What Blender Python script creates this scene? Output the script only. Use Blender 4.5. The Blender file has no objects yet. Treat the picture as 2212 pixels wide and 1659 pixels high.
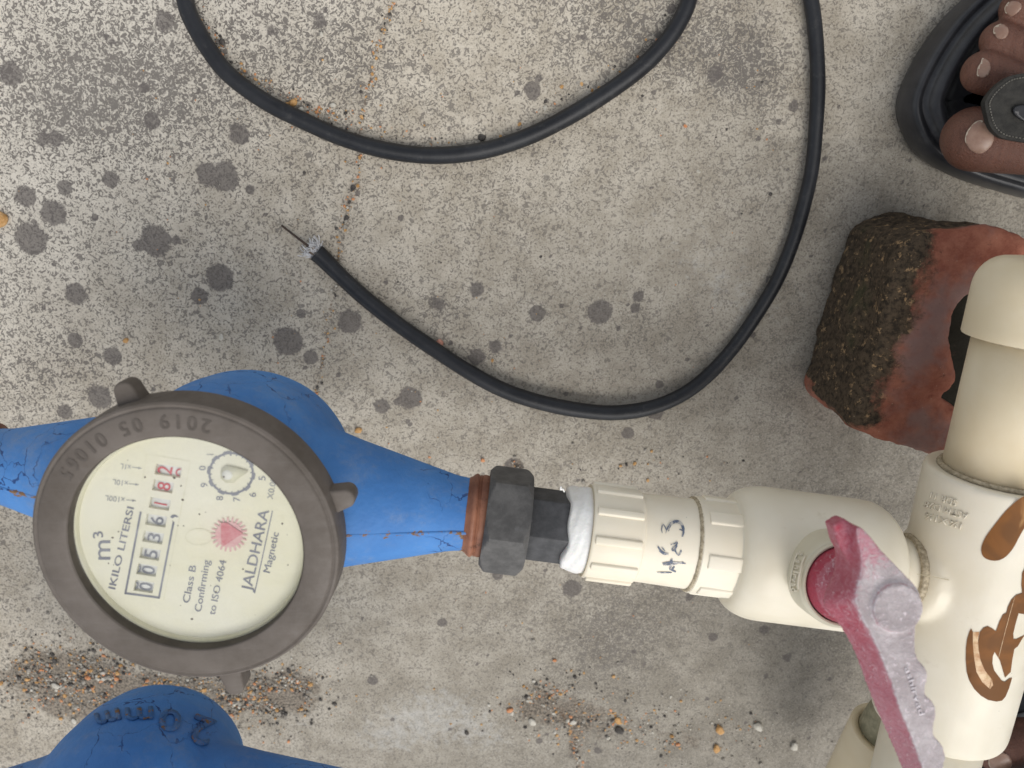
import bpy, bmesh, math, random
import numpy as np
from math import radians, sin, cos, pi
from mathutils import Vector, Matrix, noise
from mathutils.geometry import delaunay_2d_cdt
from mathutils.bvhtree import BVHTree

S = bpy.context.scene
COL = S.collection
random.seed(7); RNG = np.random.default_rng(7)
V = Vector

# ------------------------------------------------------------ camera
F = 1703.0; CX = 1106.0; CY = 829.5        # focal length and centre in units of a 2212 px wide picture
H = 0.37; TILT = radians(16)
cam_d = bpy.data.cameras.new('camera'); cam = bpy.data.objects.new('camera', cam_d); COL.objects.link(cam)
cam.location = (0, 0, H); cam.rotation_euler = (-TILT, 0, 0)
cam_d.sensor_width = 36; cam_d.lens = F/2212*36; cam_d.clip_start = 0.01; cam_d.clip_end = 100
cam_d.dof.use_dof = True; cam_d.dof.focus_distance = 0.315; cam_d.dof.aperture_fstop = 13.0
S.camera = cam

# ------------------------------------------------------------ light
SUN_EL, SUN_AZ = radians(58), radians(-62)       # azimuth measured from +X in the ground plane
w = bpy.data.worlds.new("World"); S.world = w; w.use_nodes = True
wn = w.node_tree; wn.nodes.clear()
sky = wn.nodes.new('ShaderNodeTexSky'); sky.sky_type = 'NISHITA'; sky.sun_disc = False
sky.sun_elevation = SUN_EL; sky.sun_rotation = pi/2 - SUN_AZ
hs = wn.nodes.new('ShaderNodeHueSaturation'); hs.inputs['Saturation'].default_value = 0.22
bg = wn.nodes.new('ShaderNodeBackground'); bg.inputs['Strength'].default_value = 0.145
wo = wn.nodes.new('ShaderNodeOutputWorld')
wn.links.new(sky.outputs[0], hs.inputs['Color']); wn.links.new(hs.outputs[0], bg.inputs[0]); wn.links.new(bg.outputs[0], wo.inputs[0])
sd = bpy.data.lights.new('sun', 'SUN'); sd.energy = 1.75; sd.angle = radians(48); sd.color = (1.0, 0.96, 0.90)
sun = bpy.data.objects.new('sun', sd); COL.objects.link(sun)
sdir = V((cos(SUN_EL)*cos(SUN_AZ), cos(SUN_EL)*sin(SUN_AZ), sin(SUN_EL)))
sun.rotation_euler = sdir.to_track_quat('Z', 'Y').to_euler(); sun.location = sdir*3
S.view_settings.view_transform = 'Standard'; S.view_settings.look = 'None'
S.view_settings.gamma = 1; S.view_settings.exposure = 0.25; S.view_settings.use_curve_mapping = False
S.render.engine = 'CYCLES'

# ------------------------------------------------------------ geometry helpers
cT, sT = cos(TILT), sin(TILT)
def ray(px, py):
    x = (px-CX)/F; y = (py-CY)/F
    return V((x, -sT - y*cT, -cT + y*sT))
def U(px, py, z=0.0):                       # the point at height z seen at a picture position
    r = ray(px, py); return V((0, 0, H)) + r*((H-z)/-r.z)
def Upl(px, py, P, n):
    r = ray(px, py); o = V((0, 0, H)); return o + r*((P-o).dot(n)/r.dot(n))
def dep(p):                                 # depth along the view axis
    q = p - V((0, 0, H)); return q.dot(V((0, -sT, -cT)))
def proj(p):
    q = p - V((0, 0, H)); Z = dep(p); return (CX + q.x/Z*F, CY - q.dot(V((0, cT, -sT)))/Z*F)
def hit_cyl(px, py, A, d, r):
    o = V((0, 0, H)) - A; k = ray(px, py)
    ok = o - d*o.dot(d); kk = k - d*k.dot(d)
    a = kk.dot(kk); b = 2*ok.dot(kk); c = ok.dot(ok)-r*r
    D = b*b-4*a*c
    if D < 0: D = 0
    return V((0, 0, H)) + k*((-b-math.sqrt(D))/(2*a))

def link(name, me, m=None, parent=None, smooth=True):
    o = bpy.data.objects.new(name, me); COL.objects.link(o)
    if m is not None and not me.materials: me.materials.append(m)
    if smooth: me.shade_smooth()
    if parent is not None: o.parent = parent
    return o
def thing(name, label, cat, loc=(0, 0, 0), group=None):
    o = bpy.data.objects.new(name, None); COL.objects.link(o); o.location = loc; o.empty_display_size = .01
    tag(o, label, cat, group); bpy.context.view_layer.update(); return o
def tag(o, label=None, cat=None, group=None, kind=None):
    if label: o['label'] = label
    if cat: o['category'] = cat
    if group: o['group'] = group
    if kind: o['kind'] = kind
def child(name, me, m, parent, smooth=True):   # mesh is in world space; keep it there
    o = link(name, me, m, parent, smooth)
    base = parent.matrix_world.translation.copy() if parent.type == 'EMPTY' else V((0,0,0))
    if base.length > 0:
        me.transform(Matrix.Translation(-base))
    elif parent.parent is not None:
        b = parent.parent.location; me.transform(Matrix.Translation(-b))
    return o
def mesh(verts, faces, name='m'):
    me = bpy.data.meshes.new(name); me.from_pydata([tuple(v) for v in verts], [], faces); me.update(); return me
def frame(d, hint=V((0, 0, 1))):
    d = d.normalized(); 
    if abs(d.dot(hint)) > .98: hint = V((1, 0, 0))
    a = (hint - d*hint.dot(d)).normalized(); b = d.cross(a); return d, a, b
def lathe(A, d, prof, n=64, fn=None, capped=True):
    """profile of (distance along d, radius); revolves round the axis through A"""
    d, a, b = frame(d); vs = []; fs = []
    for i, (t, r) in enumerate(prof):
        for k in range(n):
            th = 2*pi*k/n; rr = r; tt = t
            if fn: tt, rr = fn(i, t, r, th)
            vs.append(A + d*tt + (a*cos(th) + b*sin(th))*rr)
    m = len(prof)
    for i in range(m-1):
        for k in range(n):
            k2 = (k+1) % n; fs.append((i*n+k, (i+1)*n+k, (i+1)*n+k2, i*n+k2)[::-1])
    if capped:
        fs.append(tuple(range(n))[::1]); fs.append(tuple(range((m-1)*n, m*n))[::-1])
    me = mesh(vs, fs)
    bm = bmesh.new(); bm.from_mesh(me); bmesh.ops.recalc_face_normals(bm, faces=bm.faces); bm.to_mesh(me); bm.free()
    return me
def sharp(me, ang=35):
    me.shade_smooth()
    bm = bmesh.new(); bm.from_mesh(me)
    for e in bm.edges:
        if len(e.link_faces) == 2 and e.calc_face_angle(0) > radians(ang): e.smooth = False
    bm.to_mesh(me); bm.free(); return me
def join(*mes):
    bm = bmesh.new()
    for me in mes: bm.from_mesh(me)
    r = bpy.data.meshes.new('j'); bm.to_mesh(r); bm.free(); return r
def bake(me, *mods):
    o = bpy.data.objects.new('tmp', me); COL.objects.link(o)
    for typ, kw in mods:
        m = o.modifiers.new(typ, typ)
        for k, v in kw.items(): setattr(m, k, v)
    dg = bpy.context.evaluated_depsgraph_get(); dg.update()
    r = bpy.data.meshes.new_from_object(o.evaluated_get(dg))
    bpy.data.objects.remove(o); return r
def remesh(me, vox, sm=6, fac=.5):
    return bake(me, ('REMESH', dict(mode='VOXEL', voxel_size=vox, use_smooth_shade=True)), ('SMOOTH', dict(iterations=sm, factor=fac)))
def wobble(me, amp, sc, seed=0, octs=1):
    n = len(me.vertices); 
    nr = [v.normal.copy() for v in me.vertices]
    for v, q in zip(me.vertices, nr):
        s = 0; a = 1; f = sc
        for _ in range(octs): s += a*noise.noise(v.co*f + V((seed, seed*2, 0))); a *= .5; f *= 2.1
        v.co += q*(s*amp)
    me.update(); return me
def spline(pts, step=6, closed=False):
    P = [V(p) if len(p) == 3 else V((p[0], p[1], 0)) for p in pts]; out = []; n = len(P)
    for i in range(n if closed else n-1):
        if closed: p0, p1, p2, p3 = P[i-1], P[i], P[(i+1) % n], P[(i+2) % n]
        else: p0, p1, p2, p3 = P[max(i-1, 0)], P[i], P[i+1], P[min(i+2, n-1)]
        for k in range(step):
            t = k/step
            out.append(.5*((2*p1) + (p2-p0)*t + (2*p0-5*p1+4*p2-p3)*t*t + (3*p1-p0-3*p2+p3)*t**3))
    if not closed: out.append(P[-1])
    return out
def tube(pts, rad, n=16, squash=1.0):
    """sweep along points; rad is a number or a list"""
    vs = []; fs = []; up = V((0, 0, 1))
    for i, p in enumerate(pts):
        d = (pts[min(i+1, len(pts)-1)] - pts[max(i-1, 0)]).normalized()
        if abs(d.z) > .9: 
            a = V((0, 1, 0)); a = (a-d*a.dot(d)).normalized()
        else: a = (up - d*up.dot(d)).normalized()
        b = d.cross(a); r = rad[i] if hasattr(rad, '__len__') else rad
        for k in range(n):
            th = 2*pi*k/n; vs.append(p + (a*cos(th)*squash + b*sin(th))*r)
    for i in range(len(pts)-1):
        for k in range(n):
            k2 = (k+1) % n; fs.append((i*n+k, i*n+k2, (i+1)*n+k2, (i+1)*n+k))
    fs.append(tuple(range(n))[::-1]); fs.append(tuple(range((len(pts)-1)*n, len(pts)*n)))
    return mesh(vs, fs)
def inside(p, poly):
    x, y = p[0], p[1]; c = False; n = len(poly); j = n-1
    for i in range(n):
        xi, yi = poly[i][0], poly[i][1]; xj, yj = poly[j][0], poly[j][1]
        if (yi > y) != (yj > y) and x < (xj-xi)*(y-yi)/(yj-yi+1e-12)+xi: c = not c
        j = i
    return c
def fill(poly, holes=(), cell=0):
    """triangulated 2D polygon with inner points so that it can bend"""
    pts = [V((p[0], p[1])) for p in poly]; ed = [(i, (i+1) % len(poly)) for i in range(len(poly))]
    for h in holes:
        b = len(pts); pts += [V((p[0], p[1])) for p in h]; ed += [(b+i, b+(i+1) % len(h)) for i in range(len(h))]
    if cell:
        xs = [p[0] for p in poly]; ys = [p[1] for p in poly]
        y = min(ys)+cell/2
        while y < max(ys):
            x = min(xs)+cell/2
            while x < max(xs):
                if inside((x, y), poly): pts.append(V((x, y)))
                x += cell
            y += cell
    vv, ee, ff, *_ = delaunay_2d_cdt(pts, ed, [], 0, 1e-6)
    out = []
    for f in ff:
        c = sum((vv[i] for i in f), V((0, 0)))/len(f)
        if inside(c, poly) and not any(inside(c, h) for h in holes): out.append(tuple(f))
    return vv, out
def up_facing(me):
    for p in me.polygons:
        pass
    bm = bmesh.new(); bm.from_mesh(me)
    fl = [f for f in bm.faces if f.normal.dot(V((0, 0, H))-f.calc_center_median()) < 0]
    bmesh.ops.reverse_faces(bm, faces=fl); bm.to_mesh(me); bm.free(); return me
def patch(poly, surf, cell=8, thick=0, holes=()):
    vv, ff = fill(poly, holes, cell)
    me = up_facing(mesh([surf(p[0], p[1]) for p in vv], ff))
    if thick: me = bake(me, ('SOLIDIFY', dict(thickness=thick, offset=1)))
    return me
def glyphs(txt, spacing=1.0, res=3):
    c = bpy.data.curves.new('t', 'FONT'); c.body = txt; c.resolution_u = res; c.space_character = spacing
    o = bpy.data.objects.new('t', c); COL.objects.link(o)
    dg = bpy.context.evaluated_depsgraph_get(); dg.update()
    me = bpy.data.meshes.new_from_object(o.evaluated_get(dg)); bpy.data.objects.remove(o)
    return me
def text(txt, p0, p1, hpx, surf, bold=0.0, thick=0, flip=False, spacing=1.0):
    """text laid from p0 to p1 (picture positions of the baseline) with cap height hpx on a surface"""
    me = glyphs(txt, spacing)
    xs = [v.co.x for v in me.vertices]; x0, x1 = min(xs), max(xs)
    p0 = V(p0); p1 = V(p1); u = (p1-p0)
    upv = V((u.y, -u.x)).normalized()*hpx/0.72
    if flip: upv = -upv
    if bold:
        cs = []
        for dx, dy in ((0, 0), (bold, 0), (-bold, 0), (0, bold), (0, -bold)):
            q = me.copy(); q.transform(Matrix.Translation((dx, dy, 0.00001*len(cs)))); cs.append(q)
        me = join(*cs)
    for v in me.vertices:
        q = p0 + u*((v.co.x-x0)/(x1-x0)) + upv*v.co.y
        w_ = surf(q.x, q.y); v.co = w_ + V((0, 0, v.co.z))
    me = up_facing(me)
    if thick: me = bake(me, ('SOLIDIFY', dict(thickness=thick, offset=1)))
    return me
def stroke(pts, wpx, surf, step=5, taper=True):
    P = spline(pts, step); n = len(P); L = []; R = []
    for i, p in enumerate(P):
        d = (P[min(i+1, n-1)]-P[max(i-1, 0)]).normalized(); s = V((-d.y, d.x, 0))
        t = i/(n-1); ww = wpx/2*((.35+.65*sin(pi*min(max(t, .04), .96))**.5) if taper else 1)
        L.append(p+s*ww); R.append(p-s*ww)
    vs = [surf(q.x, q.y) for q in L+R]
    return up_facing(mesh(vs, [(i, i+1, n+i+1, n+i) for i in range(n-1)]))
def plane_at(z): return lambda x, y: U(x, y, z)

# ------------------------------------------------------------ material helpers
class M:
    def __init__(s, name, **kw):
        s.m = bpy.data.materials.new(name); s.m.use_nodes = True; s.t = s.m.node_tree; s.n = s.t.nodes; s.l = s.t.links
        s.b = s.n['Principled BSDF']; s.tc = s.n.new('ShaderNodeTexCoord').outputs['Object']
        for k, v in kw.items(): s.set(k, v)
    def set(s, k, v):
        k = {'color': 'Base Color', 'rough': 'Roughness', 'metal': 'Metallic', 'spec': 'Specular IOR Level', 'sss': 'Subsurface Weight', 'coat': 'Coat Weight', 'sheen': 'Sheen Weight'}.get(k, k)
        if hasattr(v, 'is_linked') or hasattr(v, 'links'): s.l.new(v, s.b.inputs[k])
        elif k == 'Base Color': s.b.inputs[k].default_value = (*v, 1)
        else: s.b.inputs[k].default_value = v
    def noise(s, scale, detail=4, rough=.55, dist=0, vec=None, col=False, stretch=None):
        n = s.n.new('ShaderNodeTexNoise'); n.inputs['Scale'].default_value = scale; n.inputs['Detail'].default_value = detail
        n.inputs['Roughness'].default_value = rough; n.inputs['Distortion'].default_value = dist
        v = vec or s.tc
        if stretch:
            mp = s.n.new('ShaderNodeMapping'); mp.inputs['Scale'].default_value = stretch; s.l.new(v, mp.inputs[0]); v = mp.outputs[0]
        s.l.new(v, n.inputs['Vector']); return n.outputs['Color' if col else 'Fac']
    def vor(s, scale, feat='F1', vec=None, out='Distance', rnd=1):
        n = s.n.new('ShaderNodeTexVoronoi'); n.feature = feat; n.inputs['Scale'].default_value = scale; n.inputs['Randomness'].default_value = rnd
        s.l.new(vec or s.tc, n.inputs['Vector']); return n.outputs[out]
    def math(s, op, a, b=0.0, c=None, clamp=False):
        n = s.n.new('ShaderNodeMath'); n.operation = op; n.use_clamp = clamp
        for i, v in enumerate((a, b) if c is None else (a, b, c)):
            if hasattr(v, 'links'): s.l.new(v, n.inputs[i])
            else: n.inputs[i].default_value = v
        return n.outputs[0]
    def step(s, v, lo, hi, a=0.0, b=1.0):       # smooth ramp
        n = s.n.new('ShaderNodeMapRange'); n.interpolation_type = 'SMOOTHSTEP'
        s.l.new(v, n.inputs[0]); n.inputs[1].default_value = lo; n.inputs[2].default_value = hi; n.inputs[3].default_value = a; n.inputs[4].default_value = b
        return n.outputs[0]
    def mix(s, f, a, b):
        n = s.n.new('ShaderNodeMix'); n.data_type = 'RGBA'
        if hasattr(f, 'links'): s.l.new(f, n.inputs[0])
        else: n.inputs[0].default_value = f
        for v, i in ((a, 6), (b, 7)):
            if hasattr(v, 'links'): s.l.new(v, n.inputs[i])
            else: n.inputs[i].default_value = (*v, 1)
        return n.outputs[2]
    def attr(s, name, out='Fac'):
        n = s.n.new('ShaderNodeAttribute'); n.attribute_name = name; return n.outputs[out]
    def warp(s, scale, amt, detail=2):
        c = s.noise(scale, detail, col=True); a = s.n.new('ShaderNodeVectorMath'); a.operation = 'MULTIPLY_ADD'
        s.l.new(c, a.inputs[0]); a.inputs[1].default_value = (amt,)*3; s.l.new(s.tc, a.inputs[2]); return a.outputs[0]
    def bump(s, h, strength=.3, dist=.001, prev=None):
        n = s.n.new('ShaderNodeBump'); n.inputs['Strength'].default_value = strength; n.inputs['Distance'].default_value = dist
        s.l.new(h, n.inputs['Height']); 
        if prev: s.l.new(prev, n.inputs['Normal'])
        s.l.new(n.outputs[0], s.b.inputs['Normal']); return n.outputs[0]

# concrete floor
def mat_concrete():
    m = M('concrete', rough=.9, spec=.25)
    spot = m.attr('spot'); mott = m.attr('mottle'); pores = m.attr('pores'); pale = m.attr('pale'); grit = m.attr('grit'); crack = m.attr('crack')
    wv = m.warp(350, .0018)
    n1 = m.noise(470, 2.5, .55, 1.5); n2 = m.noise(1300, 3, .6); n3 = m.noise(55, 5, .65); n4 = m.noise(14, 4, .6)
    base = m.mix(m.step(n3, .3, .7), (.42, .370, .295), (.59, .535, .445))
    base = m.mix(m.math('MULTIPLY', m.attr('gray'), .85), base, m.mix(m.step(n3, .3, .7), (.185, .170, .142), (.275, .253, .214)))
    base = m.mix(m.math('MULTIPLY', m.step(pores, .72, 1.0), .6), base, (.68, .64, .565))
    # pores
    thr = m.math('MULTIPLY_ADD', pores, .060, .385)                     # higher threshold where more eroded
    thr = m.math('ADD', thr, m.math('MULTIPLY', m.math('SUBTRACT', n4, .5), .14))
    thr = m.math('ADD', thr, m.math('MULTIPLY', mott, .15))
    dd = m.math('SUBTRACT', n1, thr)
    pore = m.step(dd, -.03, .03, 1, 0)
    pore2 = m.math('MULTIPLY', m.step(m.math('SUBTRACT', n2, m.math('MULTIPLY', mott, .12)), .30, .47, 1, 0), .62)
    pore = m.math('MAXIMUM', pore, pore2)
    v3 = m.vor(620, 'F1', m.warp(900, .0006)); r3 = m.vor(620, 'F1', m.warp(900, .0006), 'Color')
    sx = m.n.new('ShaderNodeSeparateColor'); m.l.new(r3, sx.inputs[0])
    hole = m.math('MULTIPLY', m.step(v3, .22, .34, 1, 0), m.step(sx.outputs[0], .52, .60)); pore = m.math('MAXIMUM', pore, m.math('MULTIPLY', hole, .85))
    pk = m.math('MULTIPLY', pore, m.math('MINIMUM', m.math('ADD', m.math('MULTIPLY_ADD', pores, .40, .44), m.math('MULTIPLY', mott, .30)), .84))
    col = m.mix(pk, base, (.115, .103, .094))
    col = m.mix(m.math('MULTIPLY', m.step(n2, .56, .70), .4), col, (.60, .57, .51))
    # pale lime patches
    pm = m.math('MULTIPLY', m.step(m.math('ADD', pale, m.math('MULTIPLY', m.math('SUBTRACT', m.noise(180, 4, .7), .5), 1.6)), .45, 1.0), .45)
    col = m.mix(pm, col, (.56, .555, .53))
    # drip stains
    e = m.math('MULTIPLY_ADD', m.math('SUBTRACT', m.noise(300, 5, .7), .5), .85, spot)
    sm = m.math('MULTIPLY', m.step(e, .10, .30), .78)
    col = m.mix(sm, col, m.mix(n2, (.085, .075, .070), (.175, .155, .145)))
    # soil between grit
    e = m.math('MULTIPLY_ADD', m.math('SUBTRACT', m.noise(90, 7, .8), .5), 2.2, grit)
    gm = m.math('MULTIPLY', m.step(e, .35, .80), .75)
    col = m.mix(gm, col, m.mix(m.step(m.noise(800, 3), .35, .62), (.035, .028, .022), (.27, .22, .17)))
    e = m.math('MULTIPLY_ADD', m.math('SUBTRACT', m.noise(500, 3, .7), .5), .9, crack)
    ck = m.math('MULTIPLY', m.step(e, .50, .85), .8); col = m.mix(ck, col, (.15, .095, .058))
    # fine hairlines
    hv = m.vor(75, 'DISTANCE_TO_EDGE', m.warp(40, .012, 4))
    hm = m.math('MULTIPLY', m.step(hv, 0, .016, 1, 0), m.math('MULTIPLY', m.step(n4, .5, .62), .4)); col = m.mix(hm, col, (.16, .145, .13))
    m.set('color', col)
    h = m.math('SUBTRACT', m.math('MULTIPLY', m.noise(900, 4, .7), .5), m.math('MULTIPLY', pore, .7))
    h = m.math('SUBTRACT', h, m.math('ADD', m.math('MULTIPLY', ck, .8), m.math('MULTIPLY', sm, .0)))
    m.bump(h, .55, .0009); return m.m

def mat_plastic(name, c1, c2, rough=.42, dirt=.35, tint=(.42, .34, .2), sss=.06):
    m = M(name, rough=rough, spec=.4)
    n = m.noise(30, 4, .6); f = m.noise(900, 2, .5)
    c = m.mix(m.step(n, .3, .7), c1, c2)
    c = m.mix(m.math('MULTIPLY', m.step(m.noise(70, 5, .75), .60, .80), dirt), c, tint)
    sp = m.step(m.vor(230, 'F1'), .0, .055, 1, 0); sp = m.math('MULTIPLY', sp, m.step(m.noise(60, 2), .56, .62))
    c = m.mix(m.math('MULTIPLY', sp, .75), c, (.10, .085, .06))
    m.set('color', c); m.set('sss', sss); m.b.inputs['Subsurface Radius'].default_value = (.004, .003, .002); m.b.inputs['Subsurface Scale'].default_value = .6
    m.set('rough', m.step(m.noise(120, 4), .3, .7, rough-.08, rough+.14))
    m.bump(m.math('ADD', m.math('MULTIPLY', f, .25), m.noise(90, 3)), .12, .0006); return m.m

def mat_blue(dark=1.0):
    m = M('blue_enamel', spec=.35)
    n = m.noise(26, 5, .6); c = m.mix(m.step(n, .3, .72), (.046*dark, .175*dark, .46*dark), (.080*dark, .255*dark, .60*dark))
    c = m.mix(m.math('MULTIPLY', m.noise(500, 3, .7), .20), c, (.10, .24, .5))
    wv = m.warp(70, .016, 4)
    v = m.vor(58, 'DISTANCE_TO_EDGE', wv); wd = m.step(m.noise(150, 2), .35, .75, .001, .020)
    cr = m.step(m.math('SUBTRACT', v, wd), -.004, .006, 1, 0)
    cr = m.math('MULTIPLY', cr, m.step(m.noise(24, 2), .40, .47)); cr = m.math('MULTIPLY', cr, .85)
    c = m.mix(cr, c, (.008, .035, .15))
    dust = m.math('MULTIPLY', m.step(m.noise(70, 7, .8), .46, .78), .45); c = m.mix(dust, c, (.27, .31, .36))
    rs = m.math('MULTIPLY_ADD', m.math('SUBTRACT', m.noise(260, 4, .7), .5), 1.5, m.attr('rust'))
    rm = m.step(rs, .62, .74); c = m.mix(rm, c, m.mix(m.noise(600, 3), (.07, .028, .012), (.34, .20, .09)))
    ch = m.step(m.vor(55, 'F1', m.warp(200, .004)), .02, .055, 1, 0); ch = m.math('MULTIPLY', ch, m.step(m.noise(31, 1), .60, .63)); c = m.mix(ch, c, (.09, .04, .02))
    m.set('color', c); m.set('rough', m.step(m.noise(60, 4), .3, .7, .55, .72))
    h = m.math('SUBTRACT', m.noise(300, 4, .6), m.math('MULTIPLY', cr, 1.4)); m.bump(m.math('ADD', h, m.noise(60, 5, .7)), .4, .0009); return m.m

def mat_simple(name, c1, c2, scale=120, rough=.6, bump=.2, bscale=600, metal=0, spec=.4, dirt=None, **kw):
    m = M(name, rough=rough, metal=metal, spec=spec, **kw)
    c = m.mix(m.step(m.noise(scale, 5, .65), .32, .68), c1, c2)
    if dirt: c = m.mix(m.math('MULTIPLY', m.step(m.noise(scale*2.3, 5, .75), .55, .75), dirt[1]), c, dirt[0])
    m.set('color', c)
    if bump: m.bump(m.noise(bscale, 4, .65), bump, .0006)
    return m.m

def mat_lid():
    m = M('lid_plastic', spec=.3)
    c = m.mix(m.step(m.noise(45, 5, .65), .3, .7), (.088, .072, .058), (.140, .119, .102))
    c = m.mix(m.math('MULTIPLY', m.noise(300, 5, .75), .30), c, (.18, .16, .145))
    c = m.mix(m.math('MULTIPLY', m.step(m.noise(60, 4, .7, 0, None, False, (1, 9, 1)), .5, .75), .08), c, (.28, .26, .25))
    sp = m.math('MULTIPLY', m.step(m.vor(330, 'F1'), 0, .06, 1, 0), m.step(m.noise(90, 2), .6, .64)); c = m.mix(sp, c, (.5, .46, .38))
    m.set('color', c); m.set('rough', m.step(m.noise(200, 4), .3, .7, .5, .72)); m.bump(m.noise(420, 5, .7), .22, .0006); return m.m

def mat_red():
    m = M('faded_red_plastic', spec=.35, rough=.5)
    fade = m.attr('fade')
    fib = m.noise(520, 4, .7, 1.5); fib2 = m.noise(240, 5, .8, 2.5)
    red = m.mix(m.noise(50, 3), (.34, .028, .055), (.50, .075, .115))
    pink = m.mix(m.noise(120, 4), (.47, .14, .19), (.60, .32, .36))
    grey = m.mix(m.step(m.noise(90, 5, .7), .35, .7), (.42, .365, .37), (.63, .57, .575))
    c = m.mix(m.step(m.math('MULTIPLY_ADD', m.math('SUBTRACT', fib2, .5), .9, fade), .05, .5), red, pink)
    c = m.mix(m.step(m.math('MULTIPLY_ADD', m.math('SUBTRACT', fib2, .5), 1.3, fade), .48, .90), c, grey)
    fm = m.math('MULTIPLY', m.step(fib, .56, .66), m.step(m.math('MULTIPLY_ADD', m.math('SUBTRACT', m.noise(60, 3), .5), 2.2, fade), .05, .75)); c = m.mix(m.math('MULTIPLY', fm, .75), c, (.82, .72, .76))
    edge = m.attr('edge'); c = m.mix(m.math('MULTIPLY', m.step(m.math('MULTIPLY_ADD', m.math('SUBTRACT', fib2, .5), 1.5, edge), .35, 1.0), .6), c, (.80, .73, .76))
    m.set('color', c); m.set('rough', m.step(fade, 0, 1, .42, .62)); m.set('sss', .05); m.b.inputs['Subsurface Scale'].default_value = .003
    m.bump(m.math('ADD', fib, m.math('MULTIPLY', fib2, .7)), .7, .0008); return m.m

def mat_brick():
    m = M('old_brick', rough=.95, spec=.15)
    t = m.attr('moss_shade')
    n = m.noise(150, 5, .75); n2 = m.noise(420, 4, .7); n3 = m.noise(45, 4)
    br = m.mix(m.step(n, .3, .7), (.25, .085, .055), (.38, .155, .10)); br = m.mix(m.math('MULTIPLY', m.step(n3, .45, .65), .75), br, (.24, .17, .155))
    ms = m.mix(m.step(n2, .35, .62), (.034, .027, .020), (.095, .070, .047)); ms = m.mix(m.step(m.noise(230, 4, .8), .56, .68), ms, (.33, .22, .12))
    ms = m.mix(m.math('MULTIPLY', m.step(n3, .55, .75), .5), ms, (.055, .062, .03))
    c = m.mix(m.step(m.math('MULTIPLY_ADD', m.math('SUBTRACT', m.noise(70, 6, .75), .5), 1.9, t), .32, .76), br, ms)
    sp = m.step(m.vor(300, 'F1'), 0, .10, 1, 0); c = m.mix(m.math('MULTIPLY', sp, .7), c, (.48, .38, .28)); c = m.mix(m.step(t, 1.3, 1.9), c, (.016, .014, .010))  # values past full cover paint the shaded hollow near-black
    dk = m.step(m.noise(210, 5, .8), .60, .72); c = m.mix(m.math('MULTIPLY', dk, .6), c, (.05, .03, .024))
    m.set('color', c); m.bump(m.math('ADD', n2, m.math('MULTIPLY', n, 1.2)), .45, .0011); return m.m

def mat_skin():
    m = M('skin', spec=.35)
    c = m.mix(m.step(m.noise(60, 4, .6), .3, .7), (.080, .034, .024), (.135, .060, .041))
    c = m.mix(m.math('MULTIPLY', m.attr('tip'), .5), c, (.24, .115, .078))
    wr = m.noise(170, 5, .75, 1.5, None, False, (3.4, .8, 1)); c = m.mix(m.math('MULTIPLY', m.step(wr, .50, .68), .6), c, (.075, .032, .024))
    m.set('color', c); m.set('rough', .52); m.set('sss', .12); m.b.inputs['Subsurface Radius'].default_value = (.006, .002, .001); m.b.inputs['Subsurface Scale'].default_value = .5
    v = m.vor(900, 'DISTANCE_TO_EDGE'); m.bump(m.math('ADD', m.math('MULTIPLY', wr, 1.2), m.math('MULTIPLY', v, .8)), .55, .0009); return m.m

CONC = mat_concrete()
CREAM = mat_plastic('cream_plastic', (.74, .63, .43), (.79, .70, .52), dirt=.22)
CREAM2 = mat_plastic('pale_cream_plastic', (.83, .755, .60), (.865, .805, .67), dirt=.12, tint=(.6, .45, .25))
IVORY = mat_plastic('ivory_valve_plastic', (.77, .705, .555), (.82, .765, .635), rough=.36, dirt=.3)
TAN = mat_plastic('tan_rim_plastic', (.48, .41, .27), (.60, .53, .38), dirt=.5)
CRUD = mat_simple('grimy_cement', (.30, .25, .17), (.58, .50, .36), 700, .9, .6, 1500)
BLUE = mat_blue()
BLUE2 = mat_blue(.62)
LID = mat_lid()
LIDIN = mat_simple('lid_inner_wall', (.055, .045, .036), (.085, .07, .055), 100, .7)
EMB = mat_simple('stained_relief', (.06, .05, .042), (.10, .085, .072), 200, .75, .3)
RUST = mat_simple('rust', (.14, .050, .030), (.33, .145, .085), 60, .55, .2, 500, dirt=((.05, .022, .014), .95))
NUT = mat_simple('black_nylon', (.068, .066, .064), (.118, .114, .110), 160, .6, .22, 900, dirt=((.15, .15, .155), .45))
NUT2 = mat_simple('dark_nylon', (.042, .043, .045), (.080, .080, .084), 160, .55, .22, 900, dirt=((.12, .12, .125), .35))
TAPE = mat_simple('white_tape', (.80, .775, .73), (.88, .865, .84), 120, .5, .8, 330, sss=.05)
RUBBER = mat_simple('cable_jacket', (.008, .009, .012), (.016, .0175, .021), 90, .46, .12, 800, dirt=((.060, .058, .056), .6))
WIRE = mat_simple('silver_wire', (.55, .55, .56), (.75, .75, .76), 500, .35, 0, metal=.25)
COPPER = mat_simple('dark_copper', (.05, .035, .03), (.09, .06, .045), 300, .5, 0, metal=.3)
DIAL = M('dial_face', rough=.5); DIAL.set('color', DIAL.mix(DIAL.step(DIAL.noise(28, 3), .35, .65), (.87, .85, .75), (.86, .83, .66))); DIAL = DIAL.m
DIALC = mat_simple('dial_cream', (.74, .72, .56), (.79, .77, .62), 60, .5, 0)
INK = mat_simple('printed_ink', (.17, .18, .24), (.21, .22, .28), 300, .6, 0)
INKL = mat_simple('faded_ink', (.30, .31, .34), (.36, .37, .40), 300, .6, 0)
REDINK = mat_simple('red_ink', (.60, .06, .09), (.66, .09, .12), 300, .5, 0)
ROLL = mat_simple('counter_roller', (.74, .75, .77), (.84, .84, .86), 200, .5, 0)
PINKM = mat_simple('pink_star', (.62, .16, .20), (.72, .34, .38), 500, .5, 0)
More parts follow.
